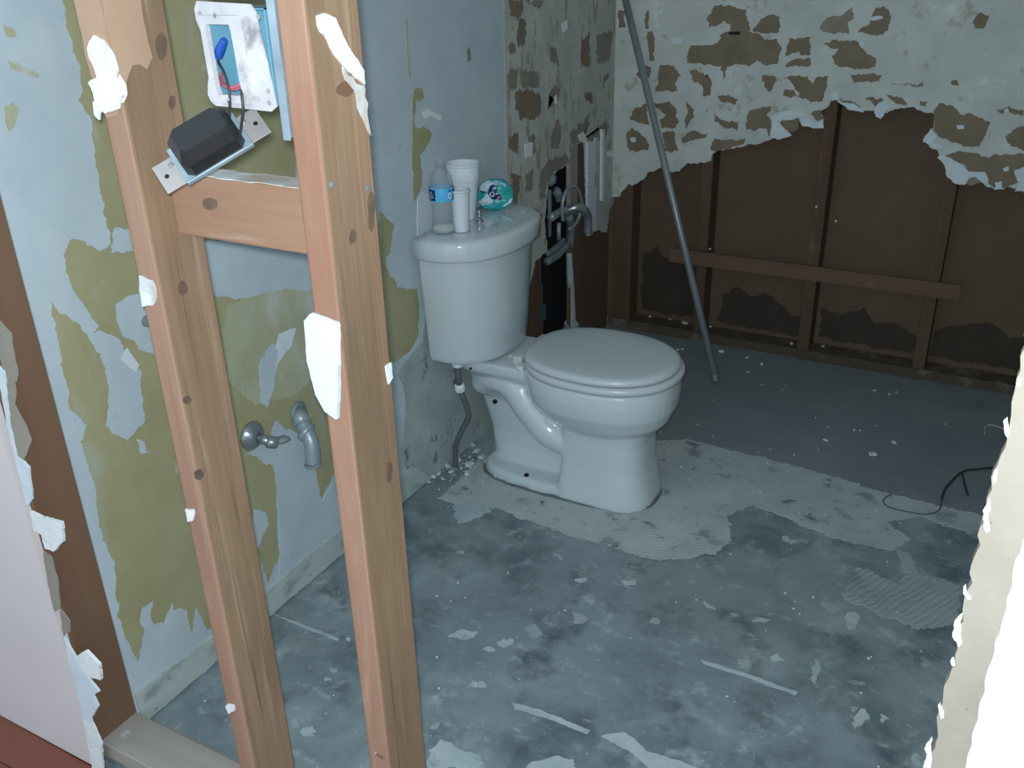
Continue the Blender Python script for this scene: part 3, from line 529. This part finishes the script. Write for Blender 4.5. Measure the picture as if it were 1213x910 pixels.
# seat and lid
def slab(outline, rings, tilt=0):
    bm = B(); loft(bm, [[Vector((c.x+(p.x-c.x)*k, c.y+(p.y-c.y)*k, z)) for p in outline] for k, z, c in rings]); return bm
so = oval(.262, .702, .183, 0, 56, 2.15, 2.5); sc = Vector((.48, TY, 0))
seat = obj('seat', slab(so, [(.93, .3875, sc), (.985, .3895, sc), (1, .396, sc), (1, .402, sc), (.985, .4085, sc), (.93, .4095, sc)]), 'seat', toilet, smooth=True)
lo_ = oval(.258, .692, .176, 0, 56, 2.15, 2.5)
obj('seat_lid', slab(lo_, [(.93, .411, sc), (.985, .4125, sc), (1, .418, sc), (.995, .424, sc), (.965, .430, sc), (.90, .4325, sc), (.6, .434, sc), (.05, .4345, sc)]), 'seat', toilet, smooth=True)
for s in (-1, 1): obj('hinge', box(B(), (.238, TY+s*.075-.018, .3865), (.268, TY+s*.075+.018, .412), .005), 'seat', toilet)
# tank
def dshape(hw, dep, z, x0=.022, n=44):
    out = [Vector((x0, TY+hw, z)), Vector((x0, TY-hw, z))]; c0 = x0+dep*.22
    for i in range(n+1):
        t = -math.pi/2+math.pi*i/n; c, s = math.cos(t), math.sin(t)
        out.append(Vector((c0+(dep-dep*.22)*abs(c)**(2/2.25), TY+hw*math.copysign(abs(s)**(2/2.25), s), z)))
    return out
tank = obj('tank', loft(B(), [dshape(.168, .165, .388), dshape(.180, .176, .394), dshape(.184, .18, .41), dshape(.206, .196, .69), dshape(.207, .197, .70)]), 'porcelain', toilet)
bake(tank, [('BEVEL', dict(width=.004, segments=2, limit_method='ANGLE', angle_limit=.6))])
lid = obj('tank_lid', loft(B(), [dshape(.212, .203, .7005), dshape(.226, .215, .704), dshape(.228, .217, .712), dshape(.230, .219, .748), dshape(.226, .215, .757), dshape(.212, .203, .762), dshape(.15, .15, .7635), dshape(.05, .09, .764)]), 'porcelain', toilet, smooth=True)
kc = onz(568, 262, .764)
kn = lathe(B(), [(.013, 0), (.013, .003), (.007, .005), (.0055, .010), (.0085, .014), (.006, .019), (.0075, .024), (.0075, .029), (.004, .033)], (kc.x, kc.y, .7635), seg=20)
obj('flush_knob', kn, 'chrome_bright', toilet, smooth=True)
# bolt holes of the foot and trap, tank bolt nut
def hole(c, n, r, nm='bolt_hole', k=1.0): return obj(nm, lathe(B(), [(r, -.004), (r, .0012), (r*.6, .0014)], c, n, 14), 'black', toilet)
hole((.278, TY-.096, .0375), (0, -.25, 1), .0075)
hole((.183, TY-.104, .262), (0, -1, .1), .007)
hole((.115, TY-.118, .360), (0, -1, .2), .004)
nut = onz(542, 440, .385)
obj('tank_nut', lathe(B(), [(.016, 0), (.016, .022), (.012, .026)], (.075, 1.262, .362), seg=8), 'gypsum_cool', toilet)
# ---- supply line
sup = thing('water_supply_line', 'grey braided water supply line hanging under the toilet tank by the wall', 'water pipe', (.03, 1.285, .0015))
obj('riser', tube(B(), [(.075, 1.262, .362), (.075, 1.262, .325), (.073, 1.268, .300)], .0095, 12), 'hose', sup, smooth=True)
obj('coupling', lathe(B(), [(.010, 0), (.015, .004), (.015, .022), (.010, .028)], (.071, 1.274, .276), (.1, -.2, 1), 10), 'gypsum', sup)
obj('hose', tube(B(), [(.071, 1.274, .278), (.082, 1.282, .235), (.085, 1.290, .19), (.062, 1.283, .135), (.040, 1.280, .08), (.034, 1.285, .03), (.032, 1.287, .002)], .0085, 12), 'hose', sup, smooth=True)
for i in range(3):
    o = obj('plaster_crumb', lump(B(), (.078-.006*i, 1.260+.006*i, .285+.006*i), .008, i+1.3, .8), 'chip', sup)
# ---- things on the tank lid
LZ = .7645
def lid_pt(px, py): return onz(px, py, LZ)
bc = lid_pt(526, 275)
bot = thing('water_bottle', 'clear uncapped plastic water bottle with blue label on the toilet tank lid', 'bottle', (bc.x, bc.y, LZ))
prof = [(.027, 0), (.031, .004), (.0325, .012), (.031, .026), (.028, .046), (.028, .056), (.031, .076), (.0325, .088), (.0325, .124), (.0322, .130), (.0305, .141), (.027, .152), (.021, .163), (.0155, .169), (.0135, .172), (.0135, .190)]
inner = [(r-.0008, max(h, .0015)) for r, h in prof[::-1]]
obj('body', lathe(B(), prof+[(.0127, .190)]+inner[1:], (bc.x, bc.y, LZ), seg=32), 'pet', bot, smooth=True)
obj('neck_ring', lathe(B(), [(.0138, .174), (.0160, .175), (.0160, .1775), (.0138, .178)], (bc.x, bc.y, LZ), seg=28, cap=(False, False)), 'pet', bot)
obj('water', lathe(B(), [(.026, .0025), (.030, .006), (.0312, .013), (.0305, .022)], (bc.x, bc.y, LZ), seg=28), 'water', bot, smooth=True)
lb = obj('label', lathe(B(), [(.0329, .0885), (.0331, .090), (.0331, .122), (.0329, .1235)], (bc.x, bc.y, LZ), seg=40, cap=(False, False)), 'label_blue', bot, smooth=True)
tocam = math.atan2(CAM.y-bc.y, CAM.x-bc.x)
def cyl_patch(nm, a0, a1, z0, z1, mat, r=.0334):
    bm = B(); n = max(2, int(abs(a1-a0)/.12)+1); R = []
    for i in range(n+1):
        a = tocam+a0+(a1-a0)*i/n; R.append([bm.verts.new((bc.x+r*math.cos(a), bc.y+r*math.sin(a), LZ+h)) for h in (z0, z1)])
    for p, q in zip(R, R[1:]): bm.faces.new((p[0], q[0], q[1], p[1]))
    r_ = bmesh.ops.solidify(bm, geom=bm.faces[:], thickness=-.0002)
    return obj(nm, bm, mat, lb)
cyl_patch('navy_print', -1.9, -.55, .091, .120, 'label_navy'); cyl_patch('navy_print', .95, 1.9, .091, .118, 'label_navy')
for i, (z0, a0, a1) in enumerate([(.111, -1.2, -.85), (.105, -1.25, -.75), (.099, -1.2, -.7), (.094, -1.15, -.95)]): cyl_patch('white_print', a0, a1, z0, z0+.0028, 'print_white', .0337)
drop = B()
for i in range(14):
    a = 2*math.pi*i/14; b_2 = 2*math.pi*(i+1)/14
    pts = []
    for (t, rr) in ((a, .0045), (b_2, .0045), (b_2, .0068), (a, .0068)):
        an = tocam+.68+rr*math.cos(t)/.0337; pts.append(drop.verts.new((bc.x+.0337*math.cos(an), bc.y+.0337*math.sin(an), LZ+.104+rr*math.sin(t)*1.2)))
    drop.faces.new(pts)
bmesh.ops.remove_doubles(drop, verts=drop.verts[:], dist=.0002)
obj('drop_mark', drop, 'print_white', lb); cyl_patch('navy_print', .60, .76, .114, .119, 'label_navy', .0336)
def cup(nm, label, c, r0, r1, h, mat, rim):
    t = thing(nm, label, 'cup', (c.x, c.y, LZ)); th = .0025
    prof = [(r0*.9, 0), (r0, .002)]
    if rim: prof += [(r0+(r1-r0)*.70, h*.70), (r0+(r1-r0)*.70+.002, h*.71), (r0+(r1-r0)*.82+.002, h*.82), (r1, h*.94)]
    else: prof += [(r0+(r1-r0)*k, h*k) for k in (.3, .6, .94)]
    obj('body', lathe(B(), prof+[(r1, h-.006), (r1-th, h-.006), (r0-th, .004), (.001, .0035)], (c.x, c.y, LZ), seg=36, cap=(True, False)), mat, t, smooth=False)
    tr = B(); n = 36
    lathe(tr, [(r1-th, h-.006), (r1+.0012, h-.006), (r1+.0022, h-.003), (r1+.001, h), (r1-th, h), (r1-th, h-.006)], (c.x, c.y, LZ), seg=36, cap=(False, False)); obj('rim', tr, mat, t, smooth=True)
    return t
cup('foam_cup', 'tall white foam cup behind the bottle on the tank lid', lid_pt(551, 259), .0285, .0465, .156, 'cup', True)
cup('drinking_cup', 'small white cup standing between bottle and tall foam cup', lid_pt(547, 273.5), .0205, .0265, .113, 'cup2', False)
# wipes packet
wc = lid_pt(587, 248); wc = Vector((wc.x, wc.y, LZ))
_h = Vector((CAM.x-wc.x, CAM.y-wc.y, 0)).normalized(); _s = Vector((-_h.y, _h.x, 0))   # depth and width of the packet
pk = thing('wipes_packet', 'crumpled teal and white plastic packet with navy print on the tank lid', 'packet', wc)
def pillow(u, v, side=1):   # u,v in -1..1 -> surface of crumpled pillow standing up
    bul = max(0, (1-abs(u)**3))*max(0, (1-abs(v)**3)); w = .053*(1-.30*abs(v)**3); hh = .042*(1-.28*abs(u)**3)
    p = wc + _s*(u*w) + Vector((0, 0, .043+v*hh+.005*math.sin(3*u+1)*(1-abs(v)))) + _h*(side*(.004+.017*bul) + .004*2.2*noise.noise(Vector((u*4, v*4, 2.0))) - v*.012)
    if p.z < LZ+.0006: p.z = LZ+.0006
    return p
bm = B(); n = 16; G = {}
for sd in (1, -1):
    for i in range(n+1):
        for j in range(n+1): G[sd, i, j] = bm.verts.new(pillow(-1+2*i/n, -1+2*j/n, sd))
    for i in range(n):
        for j in range(n): bm.faces.new([G[sd, i+a, j+b] for a, b in ((0, 0), (1, 0), (1, 1), (0, 1))])
for i in range(n):
    for (a, b) in (((i, 0), (i+1, 0)), ((i, n), (i+1, n)), ((0, i), (0, i+1)), ((n, i), (n, i+1))): bm.faces.new((G[1, *a], G[1, *b], G[-1, *b], G[-1, *a]))
obj('film', bm, 'teal', pk, smooth=True)
def on_pk(nm, uv, mat, lift=.0012):
    P = []
    m = len(uv)
    bm = B()
    # fine triangulated sheet following the pillow
    vs = [bm.verts.new((u, v, 0)) for u, v in uv]; f = bm.faces.new(vs)
    bmesh.ops.triangulate(bm, faces=[f]); bmesh.ops.subdivide_edges(bm, edges=bm.edges[:], cuts=3, use_grid_fill=True)
    for q in bm.verts: q.co = pillow(q.co.x, q.co.y) + _h*lift
    return obj(nm, bm, mat, pk)
on_pk('white_panel', [(-.98, -.45), (-.6, .05), (-.45, .25), (-.2, -.1), (-.1, -.35), (-.3, -.55), (-.75, -.6)], 'film')
on_pk('white_panel', [(.95, -.1), (.6, -.55), (.4, -.75), (.55, -.8), (.9, -.55)], 'film')
on_pk('white_panel', [(-.95, .95), (-.85, .35), (-.45, .3), (-.3, .6), (-.1, .8), (-.4, .97)], 'film')
on_pk('blue_panel', [(-.3, .92), (.1, .95), (.7, .8), (.6, .55), (.25, .7), (-.1, .6)], 'lightblue')
on_pk('navy_panel', [(-.40, .20), (-.28, .62), (-.05, .72), (.12, .5), (.10, .1), (.38, -.18), (.30, -.32), (0, -.25), (-.22, -.18)], 'navy', .0022)
on_pk('navy_panel', [(-.9, .5), (-.6, .42), (-.45, .3), (-.7, .28)], 'navy', .0022)
on_pk('pink_print', [(.10, -.12), (.25, -.10), (.28, -.2), (.14, -.24)], 'pinkp', .003)
def letter_ring(cu, cv, r1, r2, sx, rot):
    bm = B(); n = 16
    for i in range(n):
        q = []
        for (t, r) in ((i, r1), (i+1, r1), (i+1, r2), (i, r2)):
            a = 2*math.pi*t/n; x_, y_ = r*math.cos(a)*sx, r*math.sin(a); q.append((cu+x_*math.cos(rot)-y_*math.sin(rot), cv+x_*math.sin(rot)+y_*math.cos(rot)))
        bm.faces.new([bm.verts.new(pillow(u, v)+_h*.003) for u, v in q])
    return bm
bmesh_o = letter_ring(-.16, .10, .10, .16, .8, .6); obj('letter', bmesh_o, 'print_white', pk)
def strokes(L):
    bm = B()
    for (u0, v0, u1, v1, w) in L:
        d = Vector((u1-u0, v1-v0)).normalized(); nn = Vector((-d.y, d.x))*w
        bm.faces.new([bm.verts.new(pillow(u, v)+_h*.003) for u, v in ((u0+nn.x, v0+nn.y), (u1+nn.x, v1+nn.y), (u1-nn.x, v1-nn.y), (u0-nn.x, v0-nn.y))])
    return bm
obj('letter', strokes([(-.16, .30, -.03, .55, .03), (-.03, .55, .06, .48, .03), (.06, .48, -.04, .26, .03), (.03, .02, .14, .12, .03)]), 'print_white', pk)
# ---- plaster chips on toilet deck and rubble at its foot
def chip(c, s, sd, label, grp, fl=.45, nm='plaster_chip'):
    bm = B(); r = bmesh.ops.create_cube(bm, size=1)
    bmesh.ops.subdivide_edges(bm, edges=bm.edges[:], cuts=1, use_grid_fill=True)
    rot = Matrix.Rotation(sd*1.7, 3, 'Z')
    for v in bm.verts:
        d = noise.noise_vector(v.co*2+Vector((sd*5.3, sd, 1)))*.28; q = v.co+d
        v.co = rot @ Vector((q.x*s, q.y*s*.62, q.z*s*fl))
    mz_ = min(v.co.z for v in bm.verts)
    for v in bm.verts: v.co += Vector(c)-Vector((0, 0, mz_))
    return tag(obj(nm, bm, 'chip', None, loc=c), label, 'plaster chip', grp)
for i, (a, b, s) in enumerate([(618, 438, .022), (628, 435, .016), (605, 423, .008), (634, 412, .018), (641, 408, .014), (626, 415, .008), (648, 404, .010), (615, 428, .006)]):
    c = onz(a, b, .390); c.z = .3905
    chip(c, s*1.45, i+1, {0: 'largest white plaster chunk on the toilet deck beside the near seat hinge', 3: 'white plaster chunk on the toilet deck beside the far seat hinge'}.get(i, 'small white plaster chunk lying on the toilet deck behind the seat'), 'plaster chunks on the toilet deck')
for i, (a, b, s) in enumerate([(638, 553, .008), (657, 553, .007), (661, 560, .010), (648, 562, .006), (614, 548, .006)]):
    c = onz(a, b, .038); c.z = .0385; chip(c, s, i+21, 'small plaster crumb lying on the toilet foot', 'plaster crumbs on the toilet foot')
for i, (a, b, s) in enumerate([(541, 546, .028), (556, 552, .024), (530, 553, .016), (534, 560, .014), (543, 535, .014), (565, 535, .018), (570, 543, .016), (520, 562, .014), (513, 566, .018), (553, 562, .018), (577, 548, .014), (587, 566, .012), (600, 570, .010), (524, 568, .012), (508, 572, .010), (560, 528, .014), (572, 572, .008)]):
    c = onz(a, b, .002); c.z = .0025; chip(c, s, i+31, {0: 'largest broken mortar chip on the floor right under the supply hose', 1: 'second largest mortar chip beside the toilet foot'}.get(i, 'small broken mortar chip on the floor around the supply hose'), 'mortar chips by the toilet foot', .35)
for i, (a, b, s) in enumerate([(855, 417, .018), (803, 415, .014), (808, 414, .010), (902, 432, .014), (1033, 539, .020), (1059, 525, .014), (1036, 463, .010), (1053, 467, .008), (1062, 465, .008), (978, 522, .014), (885, 424, .010), (886, 441, .008), (1012, 510, .008), (745, 398, .012)]):
    c = onz(a, b, .002); c.z = .0015; chip(c, s, i+61, {0: 'pale plaster chip on the floor just behind the metal rod foot', 4: 'largest pale plaster chip on the dark tub bay floor'}.get(i, 'small pale plaster chip on the dark floor near the torn back wall'), 'plaster chips on the tub bay floor', .35)
for i, (a, b, s) in enumerate([(811, 383, .020), (794, 378, .010), (842, 387, .010), (938, 407, .014), (744, 372, .010), (770, 375, .012), (975, 410, .010)]):
    c = onz(a, b, .042); c.y = max(c.y, D+.012); c.z = .0395; chip(c, s, i+81, 'pale plaster chip on the rotten sole plate between the back studs', 'plaster chips on the back sole plate', .4)
rb = B(); r9 = random.Random(5)
for i in range(520):
    if i < 240: p = onz(545+r9.gauss(0, 26), 552+r9.gauss(0, 11), 0)
    elif i < 330: t = r9.random(); p = onz(586+t*150, 560+t*38+r9.random()*6, 0)
    else: p = Vector((r9.random()*1.4+.02, .15+r9.random()*2.2, 0))
    if p.x < .012 or p.y > D-.03 or (.09 < p.x < .67 and abs(p.y-TY) < .135): continue
    lump(rb, (p.x, p.y, .003), r9.uniform(.0012, .0042), i*.37, .6, 1)
tag(obj('rubble', rb, 'chip'), 'fine pale mortar rubble scattered over the concrete floor', 'rubble', kind='stuff')
# ---- leaning rod
pb = onz(848, 451, .012); ptop = ony(741, 0, D-.035); ptop.x = max(ptop.x, .022); dr = (ptop-pb); ptop2 = pb+dr*1.02
rod = thing('metal_rod', 'long grey metal rod leaning into the corner behind the toilet', 'rod', (pb.x, pb.y, .001))
obj('tube', tube(B(), [pb+Vector((0, 0, .002)), pb+dr*.5, ptop2], .0125, 16, 1, False), 'rod', rod, smooth=True)
dn = -dr.normalized(); obj('end_ferrule', lathe(B(), [(.0135, -.02), (.0135, .004), (.009, .006)], pb-dn*.002, dn, 16), 'chrome', rod)
# ---- sink shut-off valve and drain stub
vc = onx(297, 516, .0); ax1 = Vector((1, .1, -.25)).normalized()
va = thing('shutoff_valve', 'small chrome shut-off valve on the olive patched wall', 'valve', (.0015, vc.y, vc.z))
obj('escutcheon', lathe(B(), [(.034, -.0), (.034, .003), (.031, .008), (.020, .018), (.014, .022)], (.0022, vc.y, vc.z), (1, 0, 0), 28), 'chrome', va, smooth=True)
obj('stem', tube(B(), [(.022, vc.y, vc.z), (.055, vc.y, vc.z-.002)], .011, 14, 1, False), 'chrome', va, smooth=True)
obj('valve_body', lathe(B(), [(.010, 0), (.014, .003), (.014, .022), (.009, .026)], (.048, vc.y-.004, vc.z-.002), (.6, .6, -.25), 14), 'chrome', va, smooth=True)
obj('handle', lump(B(), (.070, vc.y+.026, vc.z-.006), .016, 2.2, .55, 2), 'pipe_dull', va, smooth=True)
dc = onx(352, 488, 0.0)
dp_ = thing('drain_pipe', 'grey metal sink drain stub bending down from the wall beside the valve', 'pipe', (.0015, dc.y, dc.z))
d1 = Vector((.0, dc.y, dc.z)); q1 = onx(359, 503, .030); q2 = onx(363, 511, .042); q3 = onx(369, 526, .058); q4 = onx(371, 549, .062)
obj('nipple', tube(B(), [d1+Vector((.003, 0, 0)), q1], .020, 16, 1, False), 'pipe_grey', dp_, smooth=True)
obj('wall_flange', lathe(B(), [(.027, 0), (.027, .003), (.022, .008)], d1+Vector((.0022, 0, 0)), (1, 0, 0), 20), 'pipe_dull', dp_)
obj('collar', lathe(B(), [(.019, -.004), (.0245, 0), (.0245, .010), (.020, .013)], q2-Vector((.006, 0, 0)), (.8, .1, -.55), 20), 'pipe_grey', dp_, smooth=True)
obj('elbow', tube(B(), [q1, q2, q3, q4], .0185, 18, 8), 'pipe_grey', dp_, smooth=True)
obj('rim', lathe(B(), [(.0187, 0), (.0218, .001), (.0218, .005), (.0187, .006)], q4+Vector((0, 0, -.005)), (-.05, 0, 1), 20), 'pipe_grey', dp_)
obj('bore', lathe(B(), [(.0165, 0), (.0165, .0008)], q4+Vector((0, 0, -.0056)), (-.05, 0, 1), 20), 'black', dp_)
hc = onx(172, 380, 0)
hs = thing('supply_stub', 'dark capped pipe stub in a round pale patch behind the first stud', 'pipe', (.0015, hc.y, hc.z))
obj('pipe', tube(B(), [(.0023, hc.y, hc.z), (.03, hc.y, hc.z)], .011, 14, 1, False), 'pipe_dull', hs); obj('cap', lathe(B(), [(.013, 0), (.014, .006), (.010, .012)], (.028, hc.y, hc.z), (1, 0, 0), 14), 'wire_black', hs, smooth=True)
# ---- bath mixer plumbing in the wall hole
mp = lambda px, py, x: onx(px, py, x)
m0 = mp(676, 300, 0)
mx = thing('bath_faucet', 'old bath faucet pipework with chrome spout in the wall hole', 'faucet', (-.02, m0.y, .042))
obj('riser', tube(B(), [Vector((-.02, mp(677, 392, -.02).y, .0395)), mp(676, 345, -.02), mp(674, 300, -.02)], [.022, .015, .011], 12), 'pipe_dull', mx, smooth=True); mx.children[-1].data.materials[0] = M['grime']
obj('valve_body', tube(B(), [mp(652, 258, .0), mp(664, 251, .0), mp(672, 249, .005), mp(684, 249, .01)], .015, 12), 'pipe_grey', mx, smooth=True)
obj('spout', tube(B(), [mp(672, 249, .01), mp(682, 246, .035), mp(691, 248, .055), mp(696, 258, .06), mp(696, 276, .06)], [.012, .016, .017, .016, .015], 14, 8), 'chrome', mx, smooth=True)
lp = [mp(667, 262, .02), mp(666, 245, .025), mp(669, 230, .028), mp(675, 222, .03), mp(682, 222, .03), mp(687, 230, .028), mp(689, 243, .025), mp(684, 262, .02), mp(674, 272, .015)]
obj('loop_tube', tube(B(), lp, .0065, 10, 5), 'pipe_grey', mx, smooth=True)
obj('stem', tube(B(), [mp(662, 264, .01), mp(662, 284, .01)], .0075, 12, 1, False), 'pipe_grey', mx, smooth=True)
obj('stem', tube(B(), [mp(662, 238, -.01), mp(661, 228, -.01)], [.012, .012], 12, 1, False), 'pipe_dull', mx, smooth=True)
obj('handle', lump(B(), mp(660, 228, -.005), .020, 1.2, .9, 2), 'pipe_dull', mx, smooth=True)
obj('handle', lump(B(), mp(653, 213, -.005), .018, 3.2, 1.2, 2), 'pipe_dull', mx, smooth=True)
obj('cross_fitting', tube(B(), [mp(648, 310, -.03), mp(660, 302, -.03), mp(672, 290, -.02)], [.014, .016, .012], 12), 'pipe_dull', mx, smooth=True)
obj('cross_fitting', tube(B(), [mp(648, 300, -.035), mp(656, 296, -.035), mp(668, 284, -.03)], [.011, .012, .010], 12), 'pipe_dull', mx, smooth=True)
obj('stem', tube(B(), [mp(651, 225, -.03), mp(651, 280, -.03)], .007, 10, 1, False), 'pipe_dull', mx, smooth=True)
obj('fitting', tube(B(), [mp(674, 256, .0), mp(677, 272, -.01), mp(674, 300, -.03)], [.016, .014, .012], 12), 'pipe_dull', mx, smooth=True)
for (a, b, s) in [(676, 385, .03), (684, 388, .022), (672, 390, .02)]:
    c = mp(a, b, -.02); obj('mortar_lump', lump(B(), (c.x, c.y, max(c.z, .06)), s, a*.1, .9, 2), 'grime', mx, smooth=True)
# ---- electrical box on the second stud
bx0 = .581; bx1 = .682; bz0 = 1.303; bz1 = 1.411
eb = thing('electrical_box', 'metal electrical box with plaster-smeared cover ring fixed to the second stud', 'electrical box', (.63, .03, 1.30))
t = .0012
ring = B()
ow = [(bx0, bz1), (bx0+.003, bz1+.003), (.668, bz1), (bx1, bz0+.002), (bx1-.004, bz0-.001), (bx0+.006, bz0+.001), (bx0, bz0+.010), (bx0-.001, bz0+.02), (bx0+.006, bz0+.028), (bx0+.005, bz1-.028), (bx0, bz1-.02)]
iw = [(.600, 1.391), (.636, 1.391), (.640, 1.318), (.602, 1.318)]
def ringplate(bm, outer, inner, y0, y1):
    vo = [(x, z) for x, z in outer]; O = []; I = []
    N_ = 48
    def resample(P):
        L = [0]
        for i in range(len(P)): L.append(L[-1]+math.dist(P[i], P[(i+1) % len(P)]))
        out = []
        for k in range(N_):
            s = L[-1]*k/N_; i = max(j for j in range(len(P)) if L[j] <= s); f = (s-L[i])/(L[i+1]-L[i]); a, b = P[i], P[(i+1) % len(P)]
            out.append((a[0]+(b[0]-a[0])*f, a[1]+(b[1]-a[1])*f))
        return out
    def byang(P, c):
        out = []
        for k in range(N_):
            th = 2*math.pi*k/N_; d = (math.cos(th), math.sin(th)); best = None
            for i in range(len(P)):
                a, b = P[i], P[(i+1) % len(P)]; ex, ez = b[0]-a[0], b[1]-a[1]; den = d[0]*ez-d[1]*ex
                if abs(den) < 1e-12: continue
                tt = ((a[0]-c[0])*ez-(a[1]-c[1])*ex)/den; uu = ((a[0]-c[0])*d[1]-(a[1]-c[1])*d[0])/den
                if tt > 0 and -1e-6 <= uu <= 1+1e-6 and (best is None or tt > best): best = tt
            out.append((c[0]+d[0]*best, c[1]+d[1]*best))
        return out
    c = (.62, 1.355); A_, B_ = byang(outer, c), byang(inner, c)
    V = [[bm.verts.new((x, yy, z)) for x, z in Q] for Q, yy in ((A_, y1), (A_, y0), (B_, y0), (B_, y1))]
    for p, q in zip(V, V[1:]+V[:1]):
        for j in range(N_): bm.faces.new((p[j], p[(j+1) % N_], q[(j+1) % N_], q[j]))
    return bm
cover = obj('cover_ring', ringplate(ring, ow, [(.594, 1.398), (.644, 1.398), (.648, 1.311), (.596, 1.311)], -.0022, -.0004), 'boxwhite', eb)
obj('raised_collar', ringplate(B(), [(.592, 1.400), (.646, 1.400), (.650, 1.309), (.594, 1.309)], iw, -.009, -.0021), 'boxwhite', cover)
# box body (open at front)
bb = B()
for (a, b) in [((.585, .0, 1.307), (.5862, .045, 1.407)), ((.6788, .0, 1.307), (.680, .045, 1.407)), ((.585, .0, 1.307), (.680, .045, 1.3082)), ((.585, .0, 1.4058), (.680, .045, 1.407)), ((.585, .044, 1.307), (.680, .045, 1.407))]: box(bb, a, b)
obj('box_body', bb, 'boxblue', eb)
br = obj('mounting_bracket', box(B(), (.6845, -.0016, 1.272), (.6948, -.0004, 1.55), .0003), 'galv', eb)
obj('bracket_side', box(B(), (.6938, -.0004, 1.275), (.6950, .03, 1.55)), 'galv', eb)
obj('bracket_top', box(B(), (.600, -.001, 1.415), (.684, .035, 1.440), .002), 'galv', eb)
for (px, py) in [(255, 22), (271, 122)]:
    c = ony(px, py, -.004); obj('screw', tube(B(), [c, c+Vector((.012, -.012, .006))], .0016, 8, 1, False), 'chrome', eb)
for (px, py) in [(237, 16), (319, 122), (318, 108), (306, 20)]:
    c = ony(px, py, -.0022); obj('screw_hole', lathe(B(), [(.0028, 0), (.0028, .0006)], c, (0, -1, 0), 12), 'plate_metal', cover)
w1 = [ony(259, 80, .03), ony(258, 92, .012), ony(266, 102, .002), ony(278, 103, .0), ony(288, 96, .006), ony(289, 84, .03)]
obj('red_wire', tube(B(), w1, .0021, 8), 'wire_red', eb, smooth=True)
obj('red_wire', tube(B(), [ony(262, 84, .02), ony(264, 98, .008), ony(276, 106, .004), ony(287, 100, .01), ony(285, 86, .03)], .0019, 8), 'wire_red', eb, smooth=True)
na, nb = ony(258, 66, .006), ony(268, 42, .0)
obj('wire_nut', lathe(B(), [(.0056, 0), (.0054, .010), (.0042, .024), (.0034, .026)], na, nb-na, 10), 'nut_blue', eb)
# ---- transformer hanging below
pc = ony(251, 178, -.022)
vw = (CAM-pc).normalized(); rt = _r; upv = vw.cross(rt).normalized(); rt = upv.cross(vw).normalized()
nv = (vw*.80+(upv*.86-rt*.5)*.60).normalized(); U = (rt*.86+upv*.5); U = (U-nv*U.dot(nv)).normalized(); vv = nv.cross(U).normalized()
tr = thing('doorbell_transformer', 'black boxy transformer on a zinc plate dangling from the box wires', 'transformer', pc)
obj('mounting_plate', obox(B(), pc, U, vv, nv, .135, .040, .0018, .0004), 'plate_metal', tr)
obj('base_frame', obox(B(), pc+nv*.004, U, vv, nv, .086, .052, .006, .001), 'galv', tr)
cb = pc+nv*.007
def rr(lu, lv, h, su=0, sv=0): return [cb+nv*h+U*(a*lu+su)+vv*(b*lv+sv) for a, b in ((-1, -.7), (-.8, -1), (.8, -1), (1, -.7), (1, .7), (.8, 1), (-.8, 1), (-1, .7))]
core = obj('core_housing', loft(B(), [rr(.037, .024, 0), rr(.037, .024, .020), rr(.029, .0165, .036)]), 'trans_black', tr)
for s in (-1, 1):
    obj('rivet', lathe(B(), [(.003, 0), (.003, .0016), (.0015, .0024)], pc+U*s*.0475+nv*.001+vv*.010, nv, 10), 'chrome', tr)
    obj('plate_hole', lathe(B(), [(.0028, 0), (.0028, .0005)], pc+U*s*.058+nv*.0009, nv, 10), 'black', tr)
e1 = cb+U*.034+nv*.012+vv*.004; e2 = cb+U*.036+nv*.008-vv*.012
obj('lead_wire', tube(B(), [e1, ony(272, 140, -.008), ony(272, 112, -.012), ony(266, 88, -.006), ony(259, 74, .004), na], .0016, 8), 'wire_black', tr, smooth=True)
obj('lead_wire', tube(B(), [e2, ony(286, 148, -.010), ony(288, 128, -.013), ony(286, 108, -.009), ony(288, 96, .004), ony(289, 88, .02)], .0016, 8), 'wire_black', tr, smooth=True)
# ---- wires on the floor by the opening
def fl_wire(nm, L, r, mat, label):
    P = [onz(a, b, 0) for a, b in L]
    for i, p in enumerate(P): p.z = .0032+r
    o = obj(nm, tube(B(), P, r, 7, 6), mat, None, loc=(P[0].x, P[0].y, .003), smooth=True); return tag(o, label, 'wire')
fl_wire('electrical_wire', [(1213, 550), (1178, 556), (1158, 558), (1140, 561), (1128, 571), (1119, 582), (1115, 594)], .0032, 'wire_black', 'dark curved wire lying on the floor beside the white wall end')
fl_wire('wire_offcut', [(1139, 562), (1142, 575), (1146, 589)], .0028, 'wire_black', 'short dark wire offcut branching from the curved floor wire')
fl_wire('wire_loop', [(1115, 596), (1112, 606), (1098, 611), (1075, 608), (1052, 602), (1046, 594), (1056, 587)], .0014, 'wire_black', 'thin dark wire loop on the mortar band of the floor')
fl_wire('string_end', [(1200, 512), (1188, 509), (1175, 505), (1167, 507), (1166, 516)], .0012, 'chip', 'thin pale string curling out from the white wall end')
print('objects', len(bpy.data.objects), 'tris', sum(len(o.data.loop_triangles) or len(o.data.polygons) for o in bpy.data.objects if o.type == 'MESH'))
